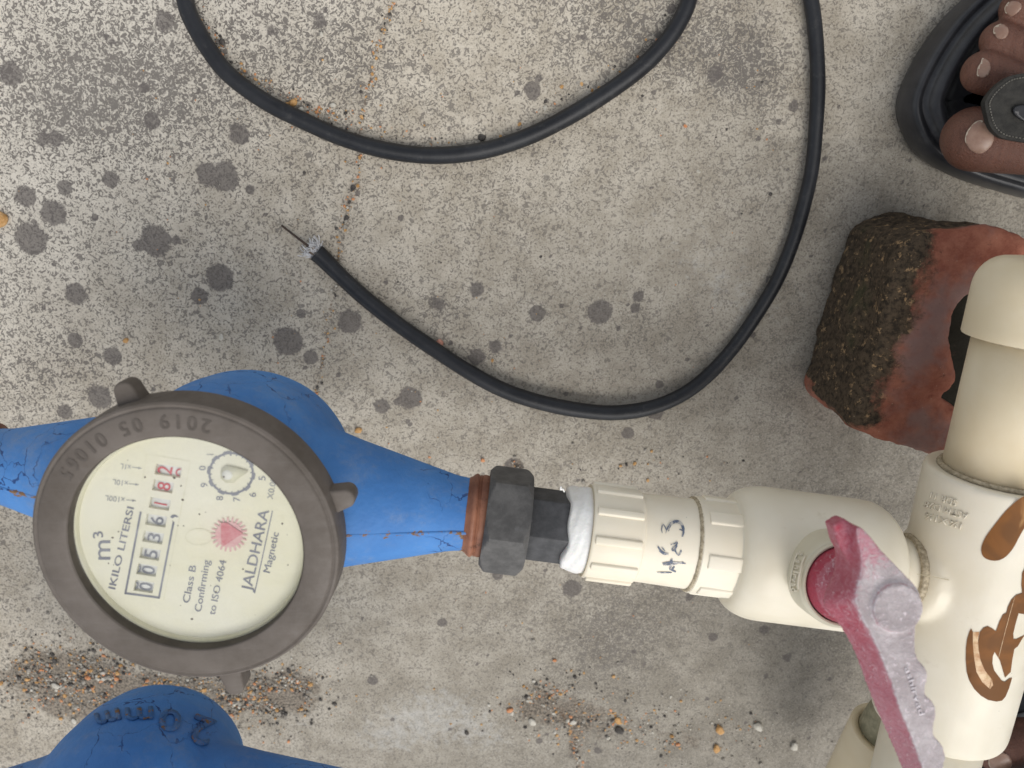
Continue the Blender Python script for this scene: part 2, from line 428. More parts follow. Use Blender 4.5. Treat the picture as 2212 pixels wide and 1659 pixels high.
PINKL = mat_simple('pale_pink', (.74, .40, .44), (.80, .56, .56), 500, .5, 0)
WHITE = mat_simple('white_pointer', (.82, .82, .80), (.86, .86, .84), 100, .4, 0)
RED = mat_red(); BRICK = mat_brick(); SKIN = mat_skin()
PAINT = M('brown_paint', rough=.6, spec=.15)
pc = PAINT.mix(PAINT.step(PAINT.noise(70, 3, .5, 1.5), .38, .66), (.175, .078, .028), (.235, .098, .030))
pc = PAINT.mix(PAINT.math('MULTIPLY', PAINT.step(PAINT.noise(60, 4, .6, 1, None, False, (1, .5, 1)), .60, .74), .75), pc, (.62, .36, .15)); PAINT.set('color', pc); PAINT.bump(PAINT.noise(150, 2), .3, .0006); PAINT = PAINT.m
PAINTL = mat_simple('thin_orange_paint', (.45, .21, .07), (.76, .56, .33), 260, .35, .2)
SANDAL = mat_simple('black_sandal_rubber', (.024, .025, .028), (.050, .050, .054), 40, .33, .12, 500, dirt=((.085, .082, .078), .45))
LEATHER = mat_simple('suede_strap', (.020, .019, .017), (.040, .038, .033), 300, .8, .6, 1100)
STITCH = mat_simple('grey_thread', (.10, .095, .08), (.16, .15, .13), 500, .8, 0)
NAIL = mat_simple('toenail_keratin', (.29, .165, .12), (.39, .245, .185), 160, .28, .1, 300, sss=.1)
NAILE = mat_simple('toenail_edge', (.46, .38, .29), (.54, .46, .36), 160, .5, .1, 300)
CLOTH = mat_simple('trouser_cloth', (.020, .020, .024), (.032, .032, .037), 300, .9, .4, 1500)
INKP = M('marker_ink', rough=.6); INKP.set('color', INKP.mix(INKP.step(INKP.noise(500, 3, .7), .45, .62), (.10, .13, .19), (.52, .50, .46))); INKP = INKP.m
gm = M('dial_glass'); g_ = gm.n; tr = g_.new('ShaderNodeBsdfTransparent'); tr.inputs[0].default_value = (.97, .975, .955, 1)
gl = g_.new('ShaderNodeBsdfGlossy'); gl.inputs['Roughness'].default_value = .06; fr = g_.new('ShaderNodeFresnel'); fr.inputs[0].default_value = 1.45
mx = g_.new('ShaderNodeMixShader'); gm.l.new(fr.outputs[0], mx.inputs[0]); gm.l.new(tr.outputs[0], mx.inputs[1]); gm.l.new(gl.outputs[0], mx.inputs[2])
df = g_.new('ShaderNodeBsdfDiffuse'); df.inputs[0].default_value = (.85, .86, .84, 1); mx2 = g_.new('ShaderNodeMixShader')
gm.l.new(gm.step(gm.noise(55, 5, .65), .35, .75, .06, .20), mx2.inputs[0]); gm.l.new(mx.outputs[0], mx2.inputs[1]); gm.l.new(df.outputs[0], mx2.inputs[2])
gm.l.new(mx2.outputs[0], g_['Material Output'].inputs[0]); GLASS = gm.m

# ------------------------------------------------------------ ground
def build_ground():
    fx = np.arange(-.37, .3701, .001); fy = np.arange(-.45, .1501, .001)
    ext = np.array([.01, .03, .08, .2, .5, 1.2, 3.0])
    xs = np.concatenate([fx[0]-ext[::-1], fx, fx[-1]+ext]); ys = np.concatenate([fy[0]-ext[::-1], fy, fy[-1]+ext])
    nx, ny = len(xs), len(ys); X, Y = np.meshgrid(xs, ys); X = X.ravel(); Y = Y.ravel()
    # picture position of every ground point
    up = Y*cT + H*sT; Z = -Y*sT + H*cT; Z = np.maximum(Z, .05)
    PX = CX + X/Z*F; PY = CY - up/Z*F
    def pts(lst):
        return [(U(a, b).x, U(a, b).y, r*dep(U(a, b))/F, e) for a, b, r, e in lst]
    spots = pts([(56,424,23,1),(116,460,28,1),(68,515,35,1),(140,405,18,.8),(335,520,34,1),(300,530,16,.7),(450,378,27,1),(485,383,32,1),(515,290,25,.7),(475,600,31,1),(430,640,19,1),
        (622,738,33,1),(755,695,28,.85),(672,772,17,.9),(162,735,17,1),(243,770,21,1),(310,190,12,.8),(327,260,18,1),(355,45,22,.9),(1150,195,19,1),(1163,170,8,1),(1160,677,18,1),(1295,673,28,.95),
        (1378,640,13,.8),(1372,665,12,.8),(1545,160,17,.9),(1715,230,12,.9),(885,860,26,1),(825,877,18,.9),(858,868,9,.9),(1110,1010,22,.9),(1235,1272,21,1),(1075,1243,12,1.3),(1357,936,13,1.2),(1417,892,18,.8),
        (165,635,27,.7),(238,388,18,.9),(25,160,27,.9),(215,857,28,.8),(270,855,22,.6),(140,890,18,.8),(805,1470,12,1),(945,655,20,.5),(1030,625,19,.6),(1030,772,22,.6),(1070,748,16,.7),(955,1345,12,.7),
        (1425,830,10,.8),(690,42,22,.4),(585,68,16,.4),(540,410,12,.6),(118,300,24,.5),(1385,1090,7,1.2),(1930,1385,14,.5),(478,92,7,1.5),(866,470,6,1.3),(650,678,11,.8),(205,470,8,.8),(380,520,12,.6),
        (240,90,10,.5),(1490,1290,10,.7),(1650,1360,14,.5),(1540,1376,11,.9),(1290,1620,9,.8),(1165,1600,8,.8),(95,300,20,.5),(1450,20,10,1),(1700,1420,15,.4)])
    spots += [(RNG.uniform(-.30, .28), RNG.uniform(-.34, .07), RNG.uniform(.0004, .0013), 1) for _ in range(230)]
    spot = np.zeros(X.size, np.float32)
    for cx, cy, r, e in spots:
        sel = (np.abs(X-cx) < 2.2*r) & (np.abs(Y-cy) < 2.2*r)
        d = np.hypot(X[sel]-cx, Y[sel]-cy)/r
        spot[sel] = np.maximum(spot[sel], e*np.clip(1.18-d, 0, 1)*np.minimum(1, 1))
    def blob(lst):
        a = np.zeros(X.size)
        for bx, by, rx, ry, s in lst: a += s*np.exp(-((PX-bx)/rx)**2-((PY-by)/ry)**2)
        return a
    mott = blob([(120,140,150,150,.45),(330,150,130,130,.45),(160,250,90,60,.4),(1350,60,170,90,.5),(1600,100,100,90,.6),(1650,170,60,80,.5),(1430,120,60,60,.4),(1560,170,50,60,.4),(700,120,140,110,.35),(440,250,150,110,.2),
        (960,670,60,40,.35),(1030,770,80,40,.45),(1380,700,40,60,.35),(1350,1330,170,100,.55),(1480,1240,90,50,.3),(1790,1240,60,60,.3),(1810,1090,100,60,.3),(1320,1420,110,80,.45),(1700,830,40,120,.25),(150,790,120,60,.2),(60,840,60,70,.2),
        (1880,1350,130,120,.35),(1010,850,40,20,.3),(1180,740,60,30,.2),(1500,560,120,100,-.25),(1330,520,200,90,-.15),(860,520,150,80,-.1)])
    pores = np.clip(1.0 - (PX/1900)*.75 - (PY-400)/2800, .10, 1.0)
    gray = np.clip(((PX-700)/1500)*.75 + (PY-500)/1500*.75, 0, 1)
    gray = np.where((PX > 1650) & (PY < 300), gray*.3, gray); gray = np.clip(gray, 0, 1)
    pale = blob([(1450,500,170,110,.45),(1560,620,110,90,.45),(1640,700,90,90,.35),(1200,300,70,40,.4),(830,600,70,35,.35),(230,470,80,50,.3),(940,1530,140,70,.75),(830,1600,110,50,.6),(1060,1600,90,60,.5),(130,370,60,60,.3),
        (640,1560,80,40,.5),(60,240,60,60,.35),(1920,1120,80,50,.4),(1800,740,60,80,.4),(1730,600,60,80,.35),(1650,60,100,60,-.2),(1930,230,60,150,.25),(1350,250,60,60,.35),(1480,40,60,40,.3),(90,1030,60,100,.3)])
    grit = blob([(160,1470,120,60,.9),(330,1500,170,50,.95),(560,1500,110,45,.95),(630,1490,60,50,.7),(80,1450,90,60,.6),(220,1540,110,30,.5),(1210,1530,90,50,.7),(1300,1570,110,40,.45),(1500,1590,90,40,.5),(1130,1520,60,30,.4),
        (450,40,25,60,.35),(560,170,70,40,.25),(620,225,50,30,.35),(1110,1010,26,22,.7),(1330,1010,70,25,.35),(1240,1620,18,50,.6),(1580,1000,120,30,.2)])
    crack = np.zeros(X.size)
    for line in ([(850,-20),(820,90),(800,170),(780,260),(775,365),(752,440),(740,500),(728,560),(712,680),(700,760),(682,850),(668,920)], [(1195,1480),(1225,1560),(1245,1620),(1252,1700)], [(1130,1470),(1180,1500),(1225,1560)]):
        P = spline(line, 10)
        for a in P: crack = np.maximum(crack, np.exp(-((PX-a.x)**2+(PY-a.y)**2)/(8.0**2)))
    crack = np.clip(crack, 0, 1)*(.62+.25*np.sin(PY*.031)*np.cos(PY*.083+1))
    Zv = np.zeros(X.size)
    Zv += .0006*np.sin(X*21+1)*np.cos(Y*17) 
    Zv -= .0005*np.clip(crack, 0, 1)
    Zv[(np.abs(X) > .4) | (Y > .2) | (Y < -.5)] *= 0
    co = np.stack([X, Y, Zv], 1).astype(np.float32)
    i = np.arange((nx-1)*(ny-1)); r = i//(nx-1); c = i % (nx-1); a = r*nx+c
    faces = np.stack([a, a+1, a+nx+1, a+nx], 1).astype(np.int32)
    me = bpy.data.meshes.new('ground'); me.vertices.add(len(co)); me.vertices.foreach_set('co', co.ravel())
    me.loops.add(faces.size); me.loops.foreach_set('vertex_index', faces.ravel()); me.polygons.add(len(faces))
    me.polygons.foreach_set('loop_start', np.arange(0, faces.size, 4, dtype=np.int32)); me.polygons.foreach_set('loop_total', np.full(len(faces), 4, np.int32))
    me.update(calc_edges=True); me.validate()
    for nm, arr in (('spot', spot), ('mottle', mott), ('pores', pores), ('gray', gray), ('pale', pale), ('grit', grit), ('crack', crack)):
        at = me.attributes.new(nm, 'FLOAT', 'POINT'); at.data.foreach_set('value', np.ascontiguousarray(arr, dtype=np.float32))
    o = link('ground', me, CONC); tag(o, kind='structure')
build_ground()

# ------------------------------------------------------------ pipe line geometry shared by the things below
ZA = .105
def AX(x): return U(x, 1122+.13*(x-1090), ZA)
def MX(y): return U(2197-.256*(y-870), y, ZA)
def Rp(px, p): return px*dep(p)/F
AD = (AX(1900)-AX(1100)).normalized()
MD = (MX(1600)-MX(700)).normalized()

# ------------------------------------------------------------ water meters
LC = V((-.1013, -.1163, 0))                 # axis of the register
def part_drum(neck_top):
    prof = [(.058, .020), (.060, .028), (.068, .0345), (.080, .0390), (.095, .0412), (.108, .0416), (.113, .0411), (.117, .0395), (.120, .0370), (.1225, .0350), (.126, .0342), (neck_top, .0342)]
    return lathe(LC, V((0, 0, 1)), prof, 96)
def blue_body(neck_top, ends=None):
    d = part_drum(neck_top)
    Rr = U(1022, 1112, ZA); Ll = U(-22, 1003, ZA)
    if ends: Rr, Ll = ends
    c = V((LC.x, LC.y, ZA)); c2 = (Rr+Ll)/2; c2 = V((c.x, Ll.y+(Rr.y-Ll.y)*(c.x-Ll.x)/(Rr.x-Ll.x), ZA))
    mes = [d]
    for e in (Rr, Ll):
        L = (e-c2).length; mes.append(lathe(c2, e-c2, [(0, .0315), (L*.30, .0285), (L*.5, .0232), (L*.8, .0165), (L*.93, .0136), (L, .0133)], 64))
    me = remesh(join(*mes), .0012, 14, .6)
    # casting seam along the arms
    seam = []
    for e in (Rr, Ll):
        dd = (e-c2).normalized(); L = (e-c2).length
        d_, a_, b_ = frame(dd); s_ = (a_*1.0 + V((0, -1, 0))*.08).normalized()
        P = [c2 + dd*L*t + s_*r for t, r in ((.50, .0226), (.6, .0202), (.7, .0181), (.8, .0161), (.9, .0139), (.985, .0130))]
        seam.append(tube([p for p in spline([tuple(p) for p in P], 4)], .0008, 8))
    at = me.attributes.new('rust', 'FLOAT', 'POINT')
    vals = []
    for v in me.vertices:
        r = 0
        for e in (Rr, Ll):
            dd = (e-c2).normalized(); t = (v.co-c2).dot(dd); L = (e-c2).length
            if t > 0:
                r = max(r, min(1, max(0, (t-L+.0065)/.006))*(.95 if v.co.y < c2.y+(t*dd.y) else .75))
                q = v.co-c2-dd*t; s_ = (V((0, 0, 1))+V((0, -1, 0))*.08).normalized()
                ang = q.normalized().dot(s_)
                if t > L*.42: r = max(r, max(0, min(1, (ang-.985)/.012))*.52)
        vals.append(r)
    at.data.foreach_set('value', vals)
    return me, seam, (c2, Rr, Ll)

def make_lid(dz):
    prof = [(.1400, .0364), (.1482, .0364), (.1488, .0368), (.1490, .0375), (.1490, .0448), (.1487, .0454), (.1484, .0456), (.1484, .0460), (.1486, .0465), (.1482, .0472), (.1474, .0475), (.1385, .0478), (.1368, .0474), (.1362, .0462), (.1362, .0380)]
    n = 128; vs = []; fs = []
    for t, r in prof:
        for k in range(n):
            th = 2*pi*k/n; vs.append(LC + V((r*cos(th), r*sin(th), t+dz)))
    m = len(prof)
    for i in range(m):
        for k in range(n):
            j = (i+1) % m; k2 = (k+1) % n; fs.append((i*n+k, j*n+k, j*n+k2, i*n+k2))
    me = mesh(vs, fs); bm = bmesh.new(); bm.from_mesh(me); bmesh.ops.recalc_face_normals(bm, faces=bm.faces); bm.to_mesh(me); bm.free()
    return sharp(me, 30)
def make_lug(ang, dz, z0=.1370, z1=.1440, out=.0066, wd=.0034):
    bm = bmesh.new(); n = 10; r0, r1 = .0462, .0478+out
    pr = [(r0, -wd*1.25), (.0482, -wd*1.1), (r1-.002, -wd*.9), (r1-.0006, -wd*.6), (r1, 0), (r1-.0006, wd*.6), (r1-.002, wd*.9), (.0482, wd*1.1), (r0, wd*1.25)]
    lo = [bm.verts.new(LC+V((x*cos(ang)-y*sin(ang), x*sin(ang)+y*cos(ang), z0+dz))) for x, y in pr]
    hi = [bm.verts.new(LC+V((x*cos(ang)-y*sin(ang), x*sin(ang)+y*cos(ang), z1+dz))) for x, y in pr]
    bm.faces.new(lo[::-1]); bm.faces.new(hi)
    for i in range(len(pr)):
        j = (i+1) % len(pr); bm.faces.new((lo[i], lo[j], hi[j], hi[i]))
    bmesh.ops.recalc_face_normals(bm, faces=bm.faces)
    me = bpy.data.meshes.new('lug'); bm.to_mesh(me); bm.free()
    return bake(me, ('BEVEL', dict(width=.0009, segments=3, limit_method='ANGLE')))

def screw_end(c2, e):
    dd = (e-c2).normalized()
    A = e - dd*.0014
    prof = [(-.0012, .0134), (-.0002, .0139), (.0006, .0147), (.0013, .0152), (.0020, .0151), (.0024, .0147), (.0026, .0145), (.0029, .0147), (.0031, .0149), (.0035, .0146), (.0036, .0148), (.0046, .0150), (.0058, .0148), (.0100, .0140)]
    me = lathe(A, dd, prof, 72); return sharp(wobble(me, .00012, 300), 50)

def meter(label, ends, neck_top, dz, blue, visible_lid):
    root = thing('water_meter', label, 'water meter', LC+V((0, 0, .058)))
    body, seam, (c2, Rr, Ll) = blue_body(neck_top, ends)
    b = child('meter_body', body, blue, root)
    for sm in seam:
        at = sm.attributes.new('rust', 'FLOAT', 'POINT'); at.data.foreach_set('value', [.57]*len(sm.vertices)); child('casting_seam', sm, blue, b)
    for e in (Rr, Ll): child('threaded_end', screw_end(c2, e), RUST, root)
    lid = child('screw_lid', make_lid(dz), LID, root)
    for a, ou in ((107, .0066), (16, .0066), (-80, .0085), (196, .0030)): child('lug', make_lug(radians(a), dz, .1370 if a > -50 else .1385, .1440 if a > -50 else .1470, ou), LID, lid)
    if dz == 0:
        me = lathe(LC, V((0, 0, 1)), [(.1425, .03575), (.1399, .03575)], 96, capped=False); 
        child('lid_inner_wall', lathe(LC, V((0, 0, 1)), [(.1484, .03635), (.1446, .03630)], 128, capped=False), LIDIN, lid)
    return root, b, lid

m1, m1body, m1lid = meter('blue water meter with cream dial inside a brown ring lid, joined to the black nut', None, .1345, 0, BLUE, True)

# dial of the first meter
ZD = .1434; RD = .0354
def P2(x, y): return ((250+x*.5426)*.54, (1700+y*.5426)*.54)
dial = plane_at(ZD+.00012)
wins = [((780, 338), 192, 78), ((741, 453), 150, 80), ((717, 582), 150, 80), ((690, 705), 150, 82), ((668, 830), 148, 82), ((645, 952), 146, 80), ((622, 1070), 144, 80), ((600, 1192), 142, 80)]
ax = V((323, 53)).normalized()*1; ay = V((-.17, 1)).normalized()
ay = V((-24, 122)).normalized(); ax = V((.985, .155)).normalized()
wq = []
for (cx_, cy_), wl, wh in wins:
    c_ = V((cx_, cy_)); wq.append([P2(*(c_+ax*sx*wl/2+ay*sy*wh/2)) for sx, sy in ((-1, -1), (1, -1), (1, 1), (-1, 1))])
circ = [(LC.x+RD*cos(2*pi*k/120), LC.y+RD*sin(2*pi*k/120)) for k in range(120)]
wholes = [[tuple(U(*p, ZD).xy) for p in q] for q in wq]
vv, ff = fill(circ, wholes)
reg = child('dial_face', up_facing(mesh([V((p.x, p.y, ZD)) for p in vv], ff)), DIAL, m1)
child('dial_cup', lathe(LC, V((0, 0, 1)), [(.1450, .0363), (.1449, .0358), (.1446, .0356), (ZD, .0354)], 128, capped=False), DIALC, m1)
child('glass', lathe(LC, V((0, 0, 1)), [(.1456, .0363), (.1456, .0001)], 96, capped=False), GLASS, m1)
# window walls and number rollers
ws = []; 
for h in wholes:
    b_ = [V((x, y, ZD)) for x, y in h]; l_ = [V((x, y, ZD-.0016)) for x, y in h]
    ws.append(mesh(b_+l_, [(i, (i+1) % 4, 4+(i+1) % 4, 4+i) for i in range(4)]))
child('window_walls', join(*ws), DIALC, reg, smooth=False)
digits = ['2', '8', '1', '6', '3', '5', '0', '0']
ZR = ZD-.0011
for i, (h, ((cx_, cy_), wl, wh)) in enumerate(zip(wholes, wins)):
    q = [V((x, y, ZR)) for x, y in h]; c_ = sum(q, V((0, 0, 0)))/4; q = [c_+(p-c_)*1.12 for p in q]
    vs = []; 
    for k in range(9):
        t = k/8; z = -.0007*(2*t-1)**2
        vs += [q[0].lerp(q[1], t)+V((0, 0, z)), q[3].lerp(q[2], t)+V((0, 0, z))]
    r_ = child('counter_roller', up_facing(mesh(vs, [(2*k, 2*k+2, 2*k+3, 2*k+1) for k in range(8)])), ROLL, reg)
    sf = lambda x, y: U(x, y, ZR+.00012)
    hh = 100 if i else 112; off = {0: -28, 6: 8, 7: 12}.get(i, 4)
    c2_ = V((cx_, cy_)) + ax*(off + hh/2); wd = 56 if digits[i] != '1' else 9
    mt = REDINK if i < 3 else INK
    tm = text(digits[i], P2(*(c2_+ay*wd/2)), P2(*(c2_-ay*wd/2)), hh*.293, sf, bold=.008)
    if i == 0:
        c3 = c2_+ax*62; tm = join(tm, stroke([P2(*(c3+ax*-2+ay*26)), P2(*(c3-ax*26+ay*14)), P2(*(c3-ax*26-ay*14)), P2(*(c3+ax*-2-ay*26))], 3.4, sf, taper=False))
    if i in (6, 7):
        c3 = c2_-ax*(hh+22); tm = join(tm, stroke([P2(*(c3-ax*6+ay*24)), P2(*(c3+ax*12+ay*14)), P2(*(c3+ax*12-ay*14)), P2(*(c3-ax*6-ay*24))], 3.4, sf, taper=False))
    child('numeral', tm, mt, reg)
# register plate outline and thick bracket
def bar(a, b, w_, sf=dial): 
    return stroke([P2(*a), P2(*((a[0]+b[0])/2, (a[1]+b[1])/2)), P2(*b)], w_*.293, sf, 4, taper=False)
child('register_plate', join(bar((620, 215), (943, 268), 4), bar((943, 268), (745, 1290), 4), bar((620, 215), (590, 400), 4)), DIALC, reg)
child('printed_bracket', join(bar((577, 640), (463, 1245), 15), bar((457, 1240), (715, 1274), 15), bar((710, 1280), (819, 714), 15)), INK, reg)
def dtext(s, a, b, h, bold=.012, mt=INK, flip=False, nm='printed_text'):
    child(nm, text(s, P2(*a), P2(*b), h*.293, dial, bold, flip=flip), mt, reg)
dtext('m', (352, 993), (352, 852), 140, .004)
dtext('3', (300, 826), (293, 782), 76, .01)
dtext('IKILO LITERSI', (388, 1213), (527, 612), 54, .012)
dtext('Class B', (934, 1315), (987, 1040), 54, .01)
dtext('Confirming', (1022, 1380), (1086, 1000), 54, .01)
dtext('to ISO 4064', (1122, 1403), (1208, 1003), 52, .01)
dtext('JALDHARA', (1390, 1230), (1524, 632), 80, .010)
child('underline', bar((1416, 1242), (1548, 633), 8), INK, reg)
dtext('Magnetic', (1528, 1093), (1596, 797), 54, .01)
dtext('X0.000', (1550, 550), (1585, 362), 46, .008, INKL)
dtext(',', (826, 683), (824, 664), 150, .02)
for s_, a, b in (('x1L', (508, 298), (430, 283)), ('x10L', (486, 414), (372, 400)), ('x100L', (462, 536), (316, 518))):
    dtext(s_, a, b, 40, .008, INKL)
for a, b in (((512, 311), (585, 321)), ((488, 433), (562, 441)), ((468, 552), (540, 560))):
    t_ = V(b); d_ = (V(b)-V(a)).normalized(); n_ = V((-d_.y, d_.x))
    ar = patch([P2(*t_), P2(*(t_-d_*26+n_*9)), P2(*(t_-d_*26-n_*9))], dial, 0)
    child('arrow', join(bar(a, b, 5), ar), INKL, reg)
# small pointer dial
def ringpoly(c, r, n=48, f=None): return [P2(c[0]+(r if f is None else f(2*pi*k/n))*cos(2*pi*k/n), c[1]+(r if f is None else f(2*pi*k/n))*sin(2*pi*k/n)*.93) for k in range(n)]
gc = (1243, 357)
outer = ringpoly(gc, 175, 160, lambda a: 174+5*(1 if (a*10/(2*pi)) % 1 < .5 else -1)); inner = ringpoly(gc, 150, 160, lambda a: 152+(-14 if (a*20/(2*pi)) % 1 > .86 else 0))
child('scale_ring', patch(outer, dial, 0, holes=[inner]), INK, reg)
ptr = [P2(1372, 340), P2(1290, 400), P2(1262, 425), P2(1205, 425), P2(1168, 390), P2(1170, 330), P2(1210, 300), P2(1270, 312)]
child('pointer', patch(ptr, plane_at(ZD+.0006), 0, thick=.0003), DIALC, reg)
child('pointer_hub', lathe(U(*P2(1222, 360), ZD), V((0, 0, 1)), [(0, .0018), (.0010, .0016), (.0012, .0012)], 24), WHITE, reg)
for s_, (x, y) in (('1', (1088, 218)), ('0', (1030, 318)), ('9', (1043, 443)), ('8', (1157, 540)), ('7', (1283, 548)), ('6', (1400, 515)), ('5', (1470, 393)), ('4', (1450, 268)), ('2', (1232, 152))):
    wd = 1.5 if s_ == '1' else 15
    dtext(s_, (x+26, y+wd+.5), (x+26, y-wd-.5), 52, .008, INKL if s_ in '42' else INK, nm='scale_numeral')
# low flow star
sc_ = (1228, 808)
st = ringpoly(sc_, 130, 200, lambda a: 136 if (a*22/(2*pi)) % 1 < .42 else 100)
child('star_wheel', patch(st, plane_at(ZD+.0004), 0, holes=[]), PINKL, reg)
child('star_triangle', patch([P2(1168, 722), P2(1215, 722), P2(1330, 800), P2(1188, 892), P2(1170, 880)], plane_at(ZD+.0007), 0), PINKM, reg)
child('stain_ring', join(*[stroke([P2(1005+98*cos(a), 825+60*sin(a)) for a in np.linspace(0, 2*pi, 16)], 1.1, dial, 4, taper=False)]), DIALC, reg)
# date cast into the lid
chars = "2019 05 01065"
els = []
for i, ch in enumerate(chars):
    if ch == ' ': continue
    a = radians(75 + i*5.7); r0 = .0435; rd = V((cos(a), sin(a), 0)); tg = V((-sin(a), cos(a), 0))
    g_m = glyphs(ch); xs_ = [v.co.x for v in g_m.vertices]; mxs = (min(xs_)+max(xs_))/2
    g2 = []
    for dx, dy in ((0, 0), (.03, 0), (-.03, 0)):
        q = g_m.copy(); q.transform(Matrix.Translation((dx, dy, len(g2)*.00001))); g2.append(q)
    g_m = join(*g2)
    for v in g_m.vertices:
        v.co = LC + rd*(r0 - v.co.y*.0064) + tg*((v.co.x-mxs)*.0060) + V((0, 0, .14915+v.co.z))
    els.append(up_facing(g_m))
EMBL = M('lid_relief', rough=.65, spec=.3); EMBL.set('color', EMBL.mix(EMBL.noise(250, 4, .7), (.055, .045, .037), (.13, .112, .098))); EMBL = EMBL.m
child('date_lettering', join(*els), EMBL, m1lid)
# dirt specks on the dial
sp_ = []
for _ in range(26):
    a = RNG.uniform(0, 2*pi); r = .033*math.sqrt(RNG.uniform(0, 1)); c_ = LC+V((r*cos(a), r*sin(a), .1458)); s_ = RNG.uniform(.00012, .0004)
    sp_.append(mesh([c_+V((s_*cos(t)*RNG.uniform(.5, 1.6), s_*sin(t), 0)) for t in np.linspace(0, 2*pi, 7)[:-1]], [tuple(range(6))]))
child('dirt_specks', join(*sp_), EMB, m1)

# second meter, lower left
SH2 = V((-.0562, -.1446, 0))
m2, m2body, m2lid = meter('blue water meter body marked 20mm, below the brown lid, at the bottom left edge', (U(825, 1747, ZA)-SH2, U(-150, 1775, ZA)-SH2), .165, .034, BLUE, False)
m2.location = m2.location + SH2; bpy.context.view_layer.update()
msh = m2body.data; bvh = BVHTree.FromPolygons([m2.matrix_world @ v.co for v in msh.vertices], [tuple(p.vertices) for p in msh.polygons])
def drape(b, off):
    def f(x, y):
        r = ray(x, y).normalized(); loc, nor, *_ = b.ray_cast(V((0, 0, H)), r)
        if loc is None: return U(x, y, .08)
        return loc + nor*off
    return f
sf = drape(bvh, .0003)
def P3(x, y): return (.3662*x, 1350+.3662*y)
els = []
for ch, (x, y), wd, ht in (('2', (1185, 632), 120, 165), ('0', (1000, 572), 120, 125), ('m', (822, 535), 155, 80), ('m', (640, 552), 140, 75)):
    c_ = V((x, y)); upd = (V((880, 1500))-c_).normalized(); rt = V((-upd.y, upd.x)); 
    base = c_-upd*ht/2
    els.append(text(ch, P3(*(base-rt*wd/2)), P3(*(base+rt*wd/2)), ht*.3662*(1 if ch != 'm' else 1.3), sf, bold=.02, thick=.0006))
els = join(*els); at = els.attributes.new('rust', 'FLOAT', 'POINT'); at.data.foreach_set('value', [.56]*len(els.vertices))
lt = child('cast_lettering', els, BLUE2, m2)
bowl = None

# ------------------------------------------------------------ union: nut, tail piece, tape
un = thing('pipe_union', 'black plastic hex nut and tail piece between the blue meter and the white tape', 'pipe fitting', AX(1090))
def hexprism(A, d, L, rad, rot, ch=.0):
    d, a, b = frame(d); bm = bmesh.new(); 
    rings = []
    for t, k in ((0, 1-ch), (ch*rad*1.1, 1), (L-ch*rad*1.1, 1), (L, 1-ch)):
        rings.append((t, k))
    n = 72; vs = []; fs = []
    for i, (t, k) in enumerate(((0, 0.9), (0.0018, 1.02), (L*.5, 1.2), (L-.0018, 1.02), (L, .9))):
        for j in range(n):
            th = 2*pi*j/n; hx = cos(pi/6)/cos(((th-rot) % (pi/3))-pi/6)     # hexagon radius at th (corner = 1)
            r = min(rad*hx, rad*k*(1 if k > 1.1 else .96)); vs.append(A+d*t+(a*cos(th)+b*sin(th))*r)
    for i in range(4):
        for j in range(n): j2 = (j+1) % n; fs.append((i*n+j, i*n+j2, (i+1)*n+j2, (i+1)*n+j))
    fs.append(tuple(range(n))[::-1]); fs.append(tuple(range(4*n, 5*n)))
    me = mesh(vs, fs); bm = bmesh.new(); bm.from_mesh(me); bmesh.ops.recalc_face_normals(bm, faces=bm.faces); bm.to_mesh(me); bm.free()
    return me
def hexbar(A, d, L, rad, rot, bev=.0006):
    d, a, b = frame(d); vs = []
    for t in (0, L):
        for j in range(6):
            th = rot+pi/3*j; vs.append(A+d*t+(a*cos(th)+b*sin(th))*rad)
    fs = [tuple(range(6))[::-1], tuple(range(6, 12))]+[(j, (j+1) % 6, 6+(j+1) % 6, 6+j) for j in range(6)]
    me = mesh(vs, fs); bm = bmesh.new(); bm.from_mesh(me); bmesh.ops.recalc_face_normals(bm, faces=bm.faces); bm.to_mesh(me); bm.free()
    return bake(me, ('BEVEL', dict(width=bev, segments=2)))
def chamfer_nut(A, d, L, rad, rot):
    """hex nut whose ends are turned: hexagon bar intersected with a double cone"""
    d, a, b = frame(d); n = 96; m = 24; vs = []; fs = []
    for i in range(m+1):
        t = L*i/m; e = min(t, L-t); rc = rad*.865 + e*1.15
        for j in range(n):
            th = 2*pi*j/n+rot; hx = rad*cos(pi/6)/cos(((2*pi*j/n) % (pi/3))-pi/6)
            vs.append(A+d*t+(a*cos(th)+b*sin(th))*min(hx, rc, rad*.985))
    for i in range(m):
        for j in range(n): j2 = (j+1) % n; fs.append((i*n+j, i*n+j2, (i+1)*n+j2, (i+1)*n+j))
    fs.append(tuple(range(n))[::-1]); fs.append(tuple(range(m*n, (m+1)*n)))
    me = mesh(vs, fs); bm = bmesh.new(); bm.from_mesh(me); bmesh.ops.recalc_face_normals(bm, faces=bm.faces); bm.to_mesh(me); bm.free()
    return sharp(me, 14)
A0 = AX(1047); L0 = (AX(1139)-A0).length
child('hex_nut', chamfer_nut(A0, AD, L0, .0200, radians(-4)), NUT, un)
A1 = AX(1137)
child('tail_piece', hexbar(A1, AD, (AX(1238)-A1).length, .0136, radians(-4)), NUT2, un)
def tapef(i, t, r, th):
    q = V((cos(th)*1.2, sin(th)*1.2, 0)); w_ = 1-i/12
    return t+(.0015*noise.noise(q*1.1+V((3, 1, 2)))+.00035*sin(th*6+1))*w_, r+.0006*noise.noise(q*1.3+V((0, 0, i*.12)))+.00035*abs(sin(th*1.5+i*.42))+.00022*abs(sin(th*4+i*.8))
At = AX(1215); Lt = (AX(1272)-At).length
